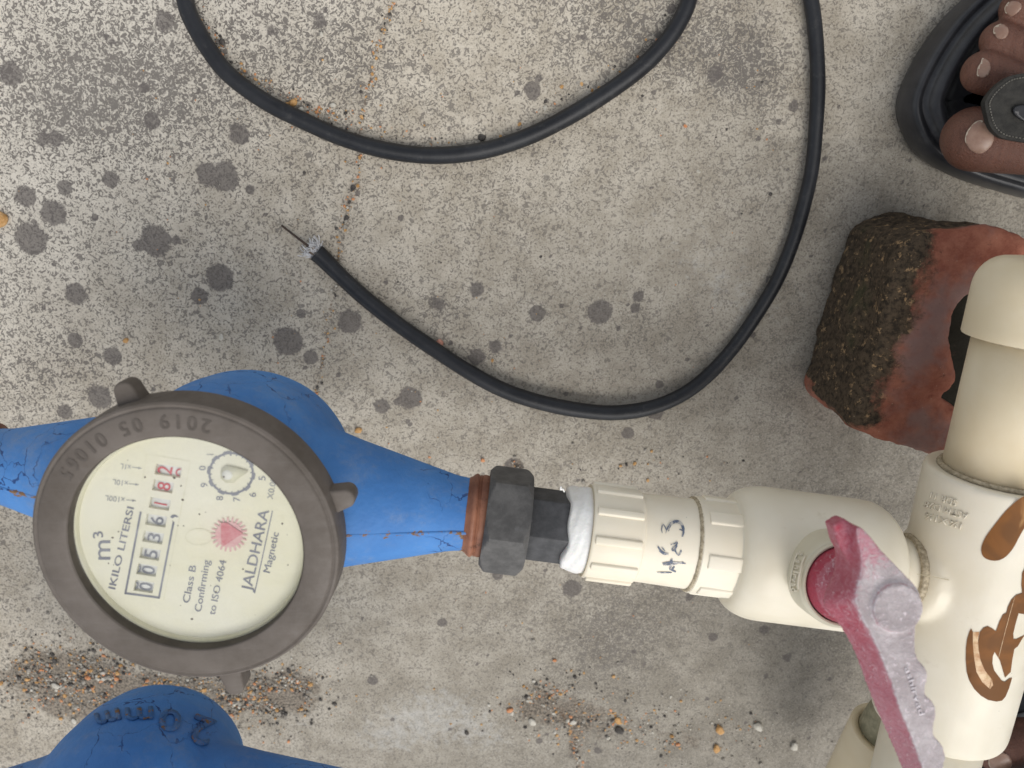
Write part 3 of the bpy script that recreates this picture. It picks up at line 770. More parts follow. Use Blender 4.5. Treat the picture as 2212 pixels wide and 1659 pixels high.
tp = lathe(At, AD, [(.0, .0125), (.0003, .0138)]+[(Lt*k/12, .0142+.0012*sin(pi*.62*k/12)) for k in range(1, 12)]+[(Lt, .0140)], 144, tapef)
tp = bake(tp, ('SUBSURF', dict(levels=1)))
tf = []
for k in range(16):                       # loose windings of the tape
    th0 = k*.42; P = []
    for j in range(14):
        th = th0+j*.14; t = Lt*(.1+.8*((k*.37+j*.05) % 1))*0+Lt*(.12+.78*(j/13)) ; rr = .0157+.0009*math.sin(j/13*pi)
        d_, a_, b_ = frame(AD); P.append(At+AD*t+(a_*cos(th)+b_*sin(th))*(rr+.0003*sin(k)))
child('thread_tape', tp, TAPE, un)
child('loose_tape_end', tube(spline([tuple(U(1219, 1062, .117)), tuple(U(1215, 1056, .118)), tuple(U(1211, 1058, .118)), tuple(U(1212, 1051, .119))], 4), .0003, 6), TAPE, un)

# ------------------------------------------------------------ coupling
cp = thing('pipe_coupling', 'cream ribbed plastic coupling with 463 written on it in marker', 'pipe fitting', AX(1440))
def rib(A, d, t0, t1, th, r, w_=.0016, h=.0010, ww=None):
    d, a, b = frame(d); rd = a*cos(th)+b*sin(th); tg = d.cross(rd); vs = []
    for t in (t0, t1):
        for s_, q in ((-1, -.0006), (1, -.0006), (.8, h), (-.8, h)): vs.append(A+d*t+tg*s_*w_+rd*(r+q))
    me = mesh(vs, [(0, 1, 2, 3), (4, 5, 6, 7)[::-1], (0, 1, 5, 4), (1, 2, 6, 5), (2, 3, 7, 6), (3, 0, 4, 7)])
    bm = bmesh.new(); bm.from_mesh(me); bmesh.ops.recalc_face_normals(bm, faces=bm.faces); bm.to_mesh(me); bm.free()
    return bake(me, ('BEVEL', dict(width=.0004, segments=2)))
def T(x): return (AX(x)-AX(1265)).dot(AD)
AC = AX(1265)
RC = .0172
c1 = lathe(AC, AD, [(.0040, .0150), (0, .0150), (0, .0166), (.0004, .0170), (.0010, RC), (T(1368), RC), (T(1371), RC-.0002), (T(1374), RC-.0009), (T(1385), RC-.0012)], 96, capped=False)
ribs = [rib(AC, AD, .0012, T(1369)-.0002, radians(a), RC) for a in (-118, -82, -50, -16, 18, 52, 88, 130)]
child('ribbed_collar', join(sharp(c1, 40), *ribs), CREAM2, cp)
child('collar_end_face', lathe(AC, AD, [(-.0001, .0151), (-.0001, .0169)], 96, capped=False), TAN, cp)
child('dark_gap', lathe(AC, AD, [(.003, .0135), (.003, .0152), (0.0002, .0152)], 72, capped=False), NUT2, cp)
mid = lathe(AC, AD, [(T(1370), RC-.0010), (T(1488), RC-.0006)], 96, capped=False)
child('coupling_barrel', mid, CREAM2, cp)
RC2 = .0178
c2m = lathe(AC, AD, [(T(1488), RC-.0010), (T(1488), RC2-.0006), (T(1491), RC2), (T(1612), RC2+.0003), (T(1617), RC2), (T(1640), .016)], 96, capped=False)
ribs = [rib(AC, AD, T(1503), T(1612), radians(a), RC2, .0030, .0007) for a in (-8, 38, -60, 80, -100)]
child('ribbed_collar', join(sharp(c2m, 40), *ribs), CREAM2, cp)
def crudf(i, t, r, th): return t+.00022*noise.noise(V((cos(th)*12, sin(th)*12, i))), r+.0003*noise.noise(V((cos(th)*20, sin(th)*20, i*3)))-.0002
child('cement_ring', lathe(AC, AD, [(T(1483), RC-.0008), (T(1484), RC+.0001), (T(1487), RC+.0005), (T(1491), RC+.0004), (T(1493), RC-.0004)], 160, crudf, capped=False), CRUD, cp)
sfm = lambda x, y: hit_cyl(x, y, AC, AD, RC-.00055)
def P4(x, y): return ((2300+x*.5424)*.54, (1800+y*.5424)*.54)
strk = []
def mk(pts, w_=3.2): strk.append(stroke([P4(*p) for p in pts], w_, sfm, 4))
mk([(645, 612), (640, 585), (650, 548), (675, 590), (668, 615)], 2.2); mk([(675, 595), (700, 545), (735, 525), (775, 530), (800, 570), (800, 610), (788, 640)], 4.5); mk([(690, 600), (705, 560), (740, 535), (780, 550), (795, 590)], 2.5); mk([(770, 585), (802, 600), (795, 640)], 3)
mk([(612, 712), (640, 750), (690, 772)], 4.5); mk([(622, 745), (660, 768), (692, 765)], 4); mk([(640, 720), (665, 745)], 2.5); mk([(705, 700), (735, 690), (755, 680), (740, 725), (715, 745)], 2.5); mk([(755, 705), (740, 740), (765, 775), (785, 740), (775, 775)], 3.5); mk([(760, 690), (745, 700), (715, 735), (740, 750)], 2)
mk([(645, 838), (700, 830), (760, 832), (818, 838)], 3.8); mk([(650, 848), (720, 845), (800, 826)], 3); mk([(606, 905), (660, 905), (715, 905)], 2.8); mk([(718, 800), (712, 850), (700, 880), (742, 895)], 3.0); mk([(735, 860), (718, 885), (745, 900)], 4.2); mk([(712, 805), (690, 850)], 2)
child('marker_writing', join(*strk), INKP, cp)

# ------------------------------------------------------------ ball valve
VC = AX(1737)
bv = thing('ball_valve', 'ivory plastic ball valve with a faded red lever handle', 'valve', VC)
def T2(x): return (AX(x)-VC).dot(AD)
RV = .0246
pf = [(T2(1600), .0155), (T2(1600), .0183), (T2(1608), .0186), (T2(1607), .0186)]
a0, a1 = T2(1566), T2(1915)
body = [(a0+.0025, .0165), (a0, .0178)]
sh = .0125
for k in range(0, 11):
    th = pi/2*k/10; body.append((a0+.0008+sh*(1-cos(th)), .0182+(RV-.0182)*sin(th)))
for k in range(0, 11):
    th = pi/2*(1-k/10); body.append((a1-sh*(1-cos(th)), .0130+(RV-.0130)*sin(th)))
body += [(a1+.0001, .0125), (a1+.0004, .012)]
vb = lathe(VC, AD, body, 128)
HZ = .139
CH = U(1825, 1262, HZ)                       # centre of the hub
SD = (CH-VC).normalized()
Lh = (CH-VC).length
vbo = child('valve_body', sharp(vb, 60), IVORY, bv)
col_ = lathe(VC, SD, [(.015, .0152), (Lh-.0090, .0152), (Lh-.0015, .0150), (Lh-.0008, .0146), (Lh-.0006, .0142), (Lh+.0003, .0140), (Lh+.0006, .0137), (Lh+.0004, .0131), (Lh-.002, .0129)], 96, capped=False)
child('stem_collar', sharp(col_, 40), mat_plastic('tan_collar_plastic', (.60, .555, .42), (.68, .635, .50), dirt=.35), bv)
# raised lettering round the collar
def P5(x, y): return (1620+.1953*x, 1080+.1953*y)
csf = lambda x, y: hit_cyl(x, y, VC, SD, .01535)
word = [('a', (570, 600)), ('s', (535, 680)), ('h', (520, 745)), ('i', (508, 795)), ('r', (500, 838)), ('v', (492, 885)), ('a', (487, 935)), ('d', (490, 990))]
els = []
for i, (ch, (x, y)) in enumerate(word):
    nx_ = word[min(i+1, 7)][1]; pv = word[max(i-1, 0)][1]; dv = (V(nx_)-V(pv)).normalized(); upd = V((dv.y, -dv.x)); b0 = V((x, y))-upd*26
    hw = 10 if ch == 'i' else 19
    els.append(text(ch, P5(*(b0-dv*hw)), P5(*(b0+dv*hw)), 12.5, csf, .02, .0003))
for off_ in (-38, 48):
    pts_ = []
    for i, (ch, (x, y)) in enumerate(word):
        nx_ = word[min(i+1, 7)][1]; pv = word[max(i-1, 0)][1]; dv = (V(nx_)-V(pv)).normalized(); upd = V((dv.y, -dv.x)); pts_.append(P5(*(V((x, y))+upd*off_)))
    els.append(bake(stroke(pts_, 2.0, csf, 4, taper=False), ('SOLIDIFY', dict(thickness=.0003, offset=1))))
child('raised_lettering', join(*els), IVORY, bv)
# handle
def find_t():
    best = None
    for k in range(200):
        t = Lh+.002+k*.0004; p = proj(VC+SD*t); e = abs(p[0]-1935)
        if best is None or e < best[0]: best = (e, t, p)
    return best
tt = find_t(); print('boss axis', tt)
TOP = max(Lh+.020, min(tt[1], Lh+.034))
PT = VC+SD*TOP; PLo = VC+SD*(TOP-.0125)
top_r = [(1850,1142),(1860,1139),(1880,1158),(1905,1189),(1936,1221),(1960,1246),(1979,1266),(1989,1287),(1989,1314),(1983,1334),(1979,1373),(1979,1396),(1983,1423),(2002,1446),(2005,1465),(1999,1493),(2004,1507),(2017,1518),(2024,1541),(2019,1568),(2019,1591),(2036,1610),(2044,1636),(2040,1659),(2040,1690),(2056,1712),(2060,1740),(2050,1775),(2046,1795)]
top_l = [(1853,1164),(1862,1201),(1862,1236),(1852,1285),(1862,1328),(1888,1376),(1911,1427),(1933,1484),(1949,1537),(1972,1591),(1993,1655),(2012,1720),(2034,1790)]
low_l = [(1801,1136),(1802,1189),(1797,1238),(1775,1300),(1812,1352),(1838,1396),(1852,1430),(1867,1472),(1890,1530),(1916,1588),(1946,1659),(1966,1720),(1990,1795)]
tR = [Upl(p.x, p.y, PT, SD) for p in spline(top_r, 3)]
tL = [Upl(p.x, p.y, PT, SD) for p in spline(top_l, 4)]
lL = [Upl(p.x, p.y, PLo, SD) for p in spline(low_l, 4)]
loopT = tR + tL[::-1]
lR = [p-SD*.0125 for p in tR]
loopL = lR + lL[::-1]
lo3, la, lb = frame(SD)
def loft(loopT, loopL):
    poly = [((p-PT).dot(la), (p-PT).dot(lb)) for p in loopT]
    poly2 = [((p-PT).dot(la), (p-PT).dot(lb)) for p in loopL]
    n = len(poly); vs = list(loopT)+list(loopL)
    fs = [(i, (i+1) % n, n+(i+1) % n, n+i) for i in range(n)]
    me = mesh(vs, fs); bm = bmesh.new(); bm.from_mesh(me)
    vv, ff = fill(poly); m1_ = mesh([PT+la*p.x+lb*p.y for p in vv], ff)
    vv, ff = fill(poly2); m2_ = mesh([PT-SD*.0125+la*p.x+lb*p.y for p in vv], ff)
    bm.from_mesh(m1_); bm.from_mesh(m2_); bmesh.ops.remove_doubles(bm, verts=bm.verts, dist=1e-5)
    bmesh.ops.recalc_face_normals(bm, faces=bm.faces); r = bpy.data.meshes.new('l'); bm.to_mesh(r); bm.free(); return r
lev = loft(loopT, loopL)
# nose that rises at the front end of the lever
Pn = VC+SD*(TOP-.006)
nose = [Upl(x, y, Pn, SD) for x, y in ((1800,1134),(1826,1120),(1838,1130),(1852,1145),(1868,1180),(1850,1215),(1833,1215),(1812,1176))]
nz = mesh([p for p in nose]+[p-SD*.007 for p in nose], [tuple(range(8)), tuple(range(8, 16))[::-1]]+[(i, (i+1) % 8, 8+(i+1) % 8, 8+i) for i in range(8)])
bm = bmesh.new(); bm.from_mesh(nz); bmesh.ops.recalc_face_normals(bm, faces=bm.faces); bm.to_mesh(nz); bm.free()
BC = Upl(1935, 1311, PT, SD); br_ = (Upl(1988, 1311, PT, SD)-BC).length
boss = lathe(BC, SD, [(-.004, br_), (.0016, br_), (.0021, br_*.96), (.0017, br_*.88), (.0016, .0005)], 48)
hub = lathe(VC, SD, [(Lh-.006, .0124), (Lh+.0010, .0126), (Lh+.0025, .0122), (Lh+.0045, .0108), (Lh+.0065, .0085), (TOP-.003, .0065)], 64)
hm = remesh(join(lev, nz, boss, hub), .00062, 5, .5)
at = hm.attributes.new('fade', 'FLOAT', 'POINT'); ed = hm.attributes.new('edge', 'FLOAT', 'POINT')
fv = []; ev = []
lx = [proj(p) for p in tL]
for v in hm.vertices:
    t = (v.co-VC).dot(SD); f = max(0, min(1, (t-(TOP-.0030))/.0022)); 
    up = max(0, v.normal.dot(SD)); e = max(0, 1-abs(up-.62)/.40) if t > TOP-.004 else 0
    g = max(0, min(.45, .45-(v.co.y-BC.y+.02)/-.16*-.45)) 
    lo = .26+.30*max(0, min(1, (BC.y-.008-v.co.y)/.05))
    pq = (v.co-BC); rad_ = pq.length/br_; dn = max(0, min(1, (rad_-1.0)/1.5)) if v.co.y > BC.y-.004 else 0
    fv.append(max(f*(.55+.45*min(1, up*1.2))*(1-.42*dn), lo*(1 if t > Lh+.004 else .35))); ev.append(e)
at.data.foreach_set('value', fv); ed.data.foreach_set('value', ev)
ho = child('lever_handle', hm, RED, bv)
hb = BVHTree.FromPolygons([v.co+VC for v in hm.vertices], [tuple(p.vertices) for p in hm.polygons])
hs_ = drape(hb, .0001)
GREYP = mat_simple('bleached_plastic', (.66, .60, .62), (.78, .73, .75), 300, .6, .2, 800)
child('raised_lettering', text('ashirvad', (1953, 1442), (1985, 1545), 13, hs_, .005, .0002, flip=False), GREYP, ho)

# ------------------------------------------------------------ stub between valve and tee
stb = thing('pipe_stub', 'short cream pipe stub between the ball valve and the tee', 'pipe', AX(1940))
As = AX(1900)
child('stub_barrel', lathe(As, AD, [(0, .0128), ((AX(1958)-As).length, .0128)], 72), IVORY, stb)
child('cement_ring', lathe(As, AD, [((AX(1958)-As).length-.002, .0128), ((AX(1958)-As).length-.0018, .0142), ((AX(1958)-As).length+.0003, .0146), ((AX(1958)-As).length+.0006, .0128)], 160, crudf), CRUD, stb)

# ------------------------------------------------------------ tee, pipes and cap on the right
te = thing('pipe_tee', 'cream plastic tee with a brown painted number on it, right of the red handle', 'pipe fitting', MX(1250))
RT = .0246; MT0 = MX(1020)
def TM(y): return (MX(y)-MT0).dot(MD)
tb = lathe(MT0, MD, [(.0006, .0195), (0, .0238), (.0006, RT-.0002), (.002, RT), (TM(1535), RT), (TM(1548), RT-.0004), (TM(1553), RT-.0016), (TM(1553)-.0004, .0190)], 128)
brd = (MX(1255)-AX(1960)); Lb = brd.length
tb2 = lathe(AX(1960), AD, [(-.0004, .0100), (-.0004, .0138), (.0003, .0146), (Lb*.06, .0164), (Lb*.12, .0172), (Lb*.5, .0174), (Lb*1.0, .0174)], 96)
teb = child('tee_body', remesh(join(tb, tb2), .0010, 7, .5), IVORY, te)
child('cement_ring', lathe(MT0, MD, [(-.0002, .0184), (-.0010, .0188), (-.0009, .0198), (.0002, .0206)], 200, crudf), CRUD, te)
tsf = lambda x, y: hit_cyl(x, y, MT0, MD, RT+.00018)
def P6(x, y): return ((3700+x*.5723)*.54, (1950+y*.5723)*.54)
s1 = [(692, 62), (640, 95), (560, 170), (480, 270), (425, 345), (400, 400), (393, 435), (402, 475), (430, 500), (475, 512), (520, 508), (570, 480), (620, 420), (660, 345), (692, 290), (760, 180), (770, 60)]
s2 = [(325, 985), (310, 1010), (295, 1060), (287, 1120), (285, 1200), (292, 1290), (310, 1350), (345, 1410), (390, 1455), (440, 1485), (500, 1497), (540, 1490), (565, 1460), (590, 1400), (610, 1330), (590, 1335), (560, 1358), (540, 1352), (515, 1320), (485, 1280), (472, 1230), (475, 1180), (487, 1150), (525, 1210), (560, 1330), (600, 1290), (612, 1200), (625, 1130), (650, 1110), (670, 1075), (700, 1030), (640, 1060), (620, 1060), (618, 1020), (635, 950), (655, 880), (720, 890), (760, 800), (760, 680), (700, 560), (680, 600), (675, 680), (680, 738), (640, 750), (605, 785), (580, 835), (570, 875), (545, 890), (520, 940), (497, 1005), (470, 985), (440, 970), (410, 980), (385, 1010), (373, 1070), (375, 1130), (390, 1210), (420, 1280), (470, 1345), (478, 1385), (455, 1410), (400, 1360), (360, 1290), (345, 1200), (335, 1100), (335, 1010)]
def sm(poly): return [(p.x, p.y) for p in spline(poly, 3, closed=True)]
pm_ = [patch([P6(*p) for p in sm(s1)], tsf, 10), patch([P6(*p) for p in s2], tsf, 10)]
child('painted_number', join(*pm_), PAINT, te)
s3 = [(335, 1010), (335, 1100), (345, 1200), (360, 1290), (400, 1360), (455, 1410), (478, 1385), (470, 1345), (420, 1280), (390, 1210), (375, 1130), (372, 1060), (380, 1010)]
child('thin_paint', patch([P6(*p) for p in s3], lambda x, y: hit_cyl(x, y, MT0, MD, RT+.0001), 10), PAINTL, te)
sl = []
sl.append(stroke([P6(*p) for p in ((628, 765), (590, 900), (550, 1050), (515, 1190))], 1.2, lambda x, y: hit_cyl(x, y, MT0, MD, RT+.0003), 4)); sl.append(stroke([P6(*p) for p in ((470, 1345), (463, 1375), (455, 1410))], 1.4, lambda x, y: hit_cyl(x, y, MT0, MD, RT+.0003), 4))
child('scratch', join(*sl), PAINTL, te)
tl = lambda x, y: hit_cyl(x, y, MT0, MD, RT+.00005)
els = [text('SDR 11', P6(230, 88), P6(48, 30), 15, tl, .008, .00035), text('ASTM D28', P6(308, 182), P6(5, 92), 15, tl, .008, .00035), text('1\u00bcX1\u00bc', P6(262, 250), P6(10, 172), 15, tl, .008, .00035)]
child('raised_lettering', join(*els), IVORY, te)
seamt = []
P = [AX(1985)]; 
for k in range(12):
    x = 1978+k*9; y = 1228+ (x-1978)*.135*2.0
    seamt.append((x, y))
sfb = lambda x, y: hit_cyl(x, y, AX(1960), AD, .01755)
child('parting_line', stroke([(1981, 1240), (2010, 1245), (2040, 1251), (2064, 1256)], 1.3, sfb, 4, taper=False), TAN, te)

pp = thing('pipe', 'thick cream pipe running up from the tee to the round end cap, above the brick', 'pipe', MX(870))
RP = .0186; A_ = MX(715)
child('pipe_barrel', lathe(A_, MD, [(0, RP), ((MX(1030)-A_).length, RP)], 96), CREAM, pp)
pp2 = thing('pipe', 'cream pipe leaving the lower end of the tee behind the red handle', 'pipe', MX(1600))
A_ = MX(1530)
child('pipe_barrel', lathe(A_, MD, [(0, RP), ((MX(1900)-A_).length, RP)], 96), IVORY, pp2)
pp['group'] = pp2['group'] = 'cream pipes along the right side'
cap = thing('capped_pipe_end', 'cream rounded end cap closing the top of the thick pipe beside the brick', 'pipe fitting', MX(640))
A_ = MX(735); RK = .0222
Lc = (MX(735)-MX(562)).length
prof = [(.0002, RP-.001), (0, RK-.0002), (.0004, RK), (.004, RK)]
for k in range(9):
    th = pi/2*k/8; prof.append((Lc-.011+.011*sin(th), RK-.009+.009*cos(th)))
prof.append((Lc+.0008, .006))
child('cap_shell', sharp(lathe(A_, -MD, prof, 96, capped=True), 60), CREAM, cap)
child('cement_ring', lathe(A_, -MD, [(-.0005, RP-.0005), (-.0007, RP+.0006), (.0001, RK-.0008), (.0006, RK-.0010)], 200, crudf), CRUD, cap)

# second line, lower: socket with a short pipe in it
sk = thing('pipe_socket', 'tan pipe socket with a grimy stub in its mouth, half hidden behind the red handle', 'pipe fitting', U(1900, 1640, .05))
ZS = .062
Sa = U(1918, 1580, ZS); Sb = U(1895, 1760, ZS); SDr = (Sb-Sa).normalized(); SDr = (SDr+V((-.12, 0, -.22))).normalized()
child('socket_barrel', lathe(Sa, SDr, [(.007, .0128), (.0002, .0130), (0, .0160), (.0006, .0166), (.02, .0170), (.07, .0176)], 72, capped=False), CREAM, sk)
child('grimy_stub', lathe(Sa, -SDr, [(-.009, .0128), (.0, .0127), (.010, .0118), (.016, .0100), (.018, .006)], 64), mat_simple('mossy_plastic', (.22, .21, .14), (.42, .39, .27), 160, .8, .4, 500), sk)

# ------------------------------------------------------------ brick
outl = [(.1545, -.031), (.163, -.0275), (.176, -.0255), (.190, -.0270), (.203, -.0335), (.213, -.046), (.203, -.0525), (.190, -.0520), (.181, -.0555), (.1785, -.066), (.1768, -.077), (.1820, -.083), (.1832, -.089), (.1765, -.0955), (.1860, -.1000), (.1880, -.112), (.1845, -.1205), (.1700, -.1175), (.154, -.113), (.1445, -.1095), (.1400, -.1035), (.1425, -.092), (.147, -.070), (.151, -.048)]
po = [(p.x, p.y) for p in spline(outl, 4, closed=True)]
vv, ff = fill(po, (), .006); nb = len(vv)
bt = mesh([V((p.x, p.y, .0)) for p in vv]+[V((p.x+(.006 if p.x < .17 else 0)*0, p.y, .061)) for p in vv], [f[::-1] for f in ff]+[tuple(nb+i for i in f) for f in ff])
n = len(po)
lp = [(.165, -.04), (.205, -.036), (.232, -.050), (.238, -.085), (.226, -.118), (.200, -.124), (.170, -.115)]
lg = mesh([V((x, y, z)) for z in (0, .026) for x, y in lp], [tuple(range(7))[::-1], tuple(range(7, 14))]+[(i, (i+1) % 7, 7+(i+1) % 7, 7+i) for i in range(7)])  # low ledge added under the pipe so the hollow there looks dark
sd_ = mesh([V((x, y, 0)) for x, y in po]+[V((x, y, .061)) for x, y in po], [(i, (i+1) % n, n+(i+1) % n, n+i) for i in range(n)])
bj = join(bt, sd_); bm = bmesh.new(); bm.from_mesh(bj); bmesh.ops.remove_doubles(bm, verts=bm.verts, dist=1e-5); bmesh.ops.recalc_face_normals(bm, faces=bm.faces); bm.to_mesh(bj); bm.free()
bk = remesh(join(bj, lg), .0016, 40, .6); wobble(bk, .0030, 38, 3, 2); wobble(bk, .0008, 160, 3, 3); wobble(bk, .0002, 420, 5, 2)
at = bk.attributes.new('moss_shade', 'FLOAT', 'POINT')
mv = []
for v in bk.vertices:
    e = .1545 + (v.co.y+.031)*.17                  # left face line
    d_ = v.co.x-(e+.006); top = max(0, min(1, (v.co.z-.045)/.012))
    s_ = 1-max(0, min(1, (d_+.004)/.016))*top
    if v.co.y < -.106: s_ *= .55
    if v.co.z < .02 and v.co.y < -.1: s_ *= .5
    if v.co.z < .035 and v.co.x > .172 and v.co.y < -.05: s_ = 3  # painted shade, not growth: blackens the ledge in the hollow under the pipe
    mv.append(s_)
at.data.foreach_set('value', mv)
bo = link('brick', bk, BRICK); tag(bo, 'broken red brick with a dark mossy side, lying under the capped pipe', 'brick')

# ------------------------------------------------------------ cable
CR = .0037
cb = thing('coaxial_cable', 'black coaxial cable looping over the concrete, its end stripped to bare wire', 'cable', U(930, 335, 0))
pts = [(392,-60),(400,-10),(415,40),(455,110),(500,165),(575,220),(660,263),(740,298),(830,324),(930,336),(1030,328),(1120,303),(1210,262),(1300,208),(1380,150),(1440,88),(1476,30),(1492,-20),(1512,-110),(1570,-190),(1650,-205),(1715,-130),(1742,-40),(1755,30),(1762,110),(1764,190),(1760,270),(1752,360),(1735,440),(1712,520),(1680,600),(1640,670),(1592,740),(1540,800),(1480,848),(1410,878),(1330,890),(1250,884),(1170,868),(1090,842),(1010,800),(930,748),(860,700),(790,645),(735,595),(700,560),(684,545)]
cz = []
P = [U(x, y, CR) for x, y in pts]; P = spline([tuple(p) for p in P], 6)
n = len(P); rad = []
for i, p in enumerate(P):
    t = (n-1-i); p.z = CR+.0003+.0006*(1+sin(i*.09)); k = max(0, 1-t/14)
    rad.append(CR*(1+.13*max(0, 1-t/13)+.035*noise.noise(p*60))*(1-.15*max(0, min(1, (p.x-.06)/.05))))
child('cable_jacket', sharp(tube(P, rad, 24), 60), RUBBER, cb)
E = P[-1]; dE = (P[-1]-P[-4]).normalized()
child('insulation', tube([E-dE*.002, E+dE*.0022, E+dE*.0035], [.0026, .0024, .0017], 20), mat_simple('grubby_foam', (.16, .12, .09), (.34, .27, .2), 900, .8, .5, 1500), cb)
tipc = U(608, 487, .0022)
child('core_wire', tube([E+dE*.001, E.lerp(tipc, .5), tipc], [.00055, .00055, .0005], 10), COPPER, cb)
br = []
for k in range(110):
    a = RNG.uniform(0, 2*pi); sd2 = V((-dE.y, dE.x, 0)); q = E + sd2*cos(a)*.0027 + V((0, 0, 1))*sin(a)*.0022 - dE*.0006
    L = RNG.uniform(.002, .0085); pp_ = [q]; dv = dE.copy()
    for j in range(6):
        dv = (dv + V(RNG.normal(0, .38, 3)) + (dE*.1)).normalized(); q = q+dv*L/6
        q.z = max(q.z, .0004); pp_.append(q.copy())
    br.append(tube(spline([tuple(x) for x in pp_], 2), .00022, 5))
child('braid_strands', join(*br), WIRE, cb)

# ------------------------------------------------------------ feet in sandals
pers = thing('person', 'bare brown feet in black sandals standing at the right edge', 'person', (.42, -.10, 0))
def cap_(a, b, ra, rb, n=20):
    a = V(a); b = V(b); L = (b-a).length; pr = []
    for k in range(7): th = pi/2*k/6; pr.append((-ra*cos(th), max(ra*sin(th), 1e-4)))
    for k in range(7): th = pi/2*k/6; pr.append((L+rb*sin(th), max(rb*cos(th), 1e-4)))
    return lathe(a, b-a, pr, n)
zf = .024
def foot_parts():
    T = {}
    big = [U(2112, 300, .040), U(2200, 318, .040)]
    m = []
    # big toe
    bt0 = U(2108, 302, .0385); bt1 = bt0+V((.022, -.002, -.001)); bt2 = bt1+V((.030, .000, .006))
    m += [cap_(bt0, bt1, .0125, .0118), cap_(bt1, bt2, .0118, .0150), cap_(bt0+V((.001, .001, -.004)), bt1, .0122, .0115)]
    defs = [(U(2124, 156, .037), .0082, .0066, (.028, -.010, .006), (.024, -.005, .002)), (U(2158, 86, .0345), .0071, .0058, (.025, -.011, .006), (.024, -.008, .002)), (U(2197, 18, .034), .0065, .0052, (.022, -.010, .006), (.024, -.010, .002)), (U(2240, -45, .034), .0068, .0056, (.018, -.009, .005), (.024, -.011, .002))]
    for c, r0, r1, d1, d2 in defs:
        a = c; b = c+V(d1); e = b+V(d2); m += [cap_(a, b, r0, r1), cap_(b, e, r1, r1*1.2)]
    bx = bt2
    m += [cap_((.272, .006, .044), (.284, .062, .040), .0165, .013), cap_((.245, .008, .042), (.33, .018, .052), .0165, .022), cap_((.284, .062, .040), (.34, .050, .045), .0135, .018), cap_((.282, .036, .044), (.345, .035, .058), .017, .026),
          cap_((.33, .03, .055), (.40, .03, .070), .026, .031), cap_((.40, .03, .050), (.425, .03, .046), .028, .026), cap_((.392, .03, .075), (.395, .03, .17), .031, .030), cap_((.395, .03, .17), (.39, .03, .33), .030, .046), cap_((.39, .03, .33), (.385, .03, .45), .046, .050)]
    return join(*m)
foot = remesh(foot_parts(), .0010, 4, .5)
def add_tip(me):
    at = me.attributes.new('tip', 'FLOAT', 'POINT')
    at.data.foreach_set('value', [max(0, min(1, (.232-v.co.x)/.02))*max(0, min(1, (v.normal.x*-.7+v.normal.z*.3+.3))) for v in me.vertices])
add_tip(foot)
def mir(p, on): return V((p.x+.058, -.278-p.y, p.z)) if on else V(p)
fb = BVHTree.FromPolygons([v.co for v in foot.vertices], [tuple(p.vertices) for p in foot.polygons])
foot2 = foot.copy()
for v in foot2.vertices: v.co = mir(v.co, True)
foot2.flip_normals()
for q_ in (foot, foot2): child('bare_foot', q_.copy(), SKIN, pers)
def PF(x, y): return (1890+x*.2767, y*.2767)
nails = [ [(690, 1090), (705, 1030), (735, 985), (780, 940), (828, 925), (870, 960), (925, 1020), (945, 1075), (920, 1150), (870, 1200), (810, 1218), (750, 1195), (700, 1140)],
          [(790, 590), (798, 530), (822, 490), (835, 450), (880, 460), (905, 495), (908, 545), (890, 590), (850, 615), (820, 615)],
          [(918, 260), (925, 215), (970, 188), (1010, 190), (1040, 215), (1050, 255), (1030, 300), (990, 318), (950, 312)],
          [(1015, 100), (1010, 60), (1035, 20), (1080, 0), (1130, 10), (1155, 40), (1145, 80), (1100, 120), (1060, 138)] ]
edges = [ [(690, 1090), (705, 1030), (735, 985), (780, 940), (828, 925), (845, 938), (800, 965), (755, 1010), (728, 1055), (715, 1105), (700, 1125)],
          [(790, 590), (798, 530), (822, 490), (835, 450), (850, 455), (835, 500), (815, 540), (808, 600)],
          [(918, 260), (925, 215), (970, 188), (985, 192), (945, 225), (934, 270)],
          [(1015, 100), (1010, 60), (1035, 20), (1050, 15), (1028, 62), (1030, 108)] ]
nf = drape(fb, .0002); nf2 = drape(fb, .0006)
for i_ in range(4):
    cc = sum((V(p) for p in nails[i_]), V((0, 0)))/len(nails[i_]); k_ = .86
    nails[i_] = [tuple(cc+(V(p)-cc)*k_) for p in nails[i_]]; edges[i_] = [tuple(cc+(V(p)-cc)*k_) for p in edges[i_]]
for on in (False, True):
    for pl, eg in zip(nails, edges):
        a = patch([PF(p.x, p.y) for p in spline(pl, 3, closed=True)], nf, 5); e = patch([PF(p.x, p.y) for p in spline(eg, 3, closed=True)], nf2, 5)
        for q in (a, e):
            for v in q.vertices: v.co = mir(v.co, on)
            if on: q.flip_normals()
        a = bake(a, ('SOLIDIFY', dict(thickness=.0009, offset=0)), ('SMOOTH', dict(iterations=2))); a.materials.clear()
        no = child('toenail', a, NAIL, pers); child('nail_edge', e, NAILE, no)
sol = [(.1673, .0210), (.1697, .0317), (.174, .043), (.1808, .0543), (.1885, .0633), (.213, .084), (.250, .094), (.30, .090), (.36, .080), (.41, .074), (.440, .058), (.451, .030), (.440, .004), (.41, -.010), (.36, -.013), (.31, -.014), (.27, -.0185), (.240, -.0190), (.228, -.0172), (.215, -.0135), (.197, -.0087), (.180, .0002), (.1727, .0101)]
so = spline(sol, 8, closed=True); n = len(so)
for _ in range(30): so = [(so[i-1]+so[i]*2+so[(i+1) % n])/4 for i in range(n)]
cen = sum(so, V((0, 0, 0)))/n
def inset(dv):
    o = []
    for i in range(n):
        t = (so[(i+1) % n]-so[i-1]).normalized(); nn = V((-t.y, t.x, 0)); 
        if nn.dot(cen-so[i]) < 0: nn = -nn
        o.append(so[i]+nn*dv)
    return o
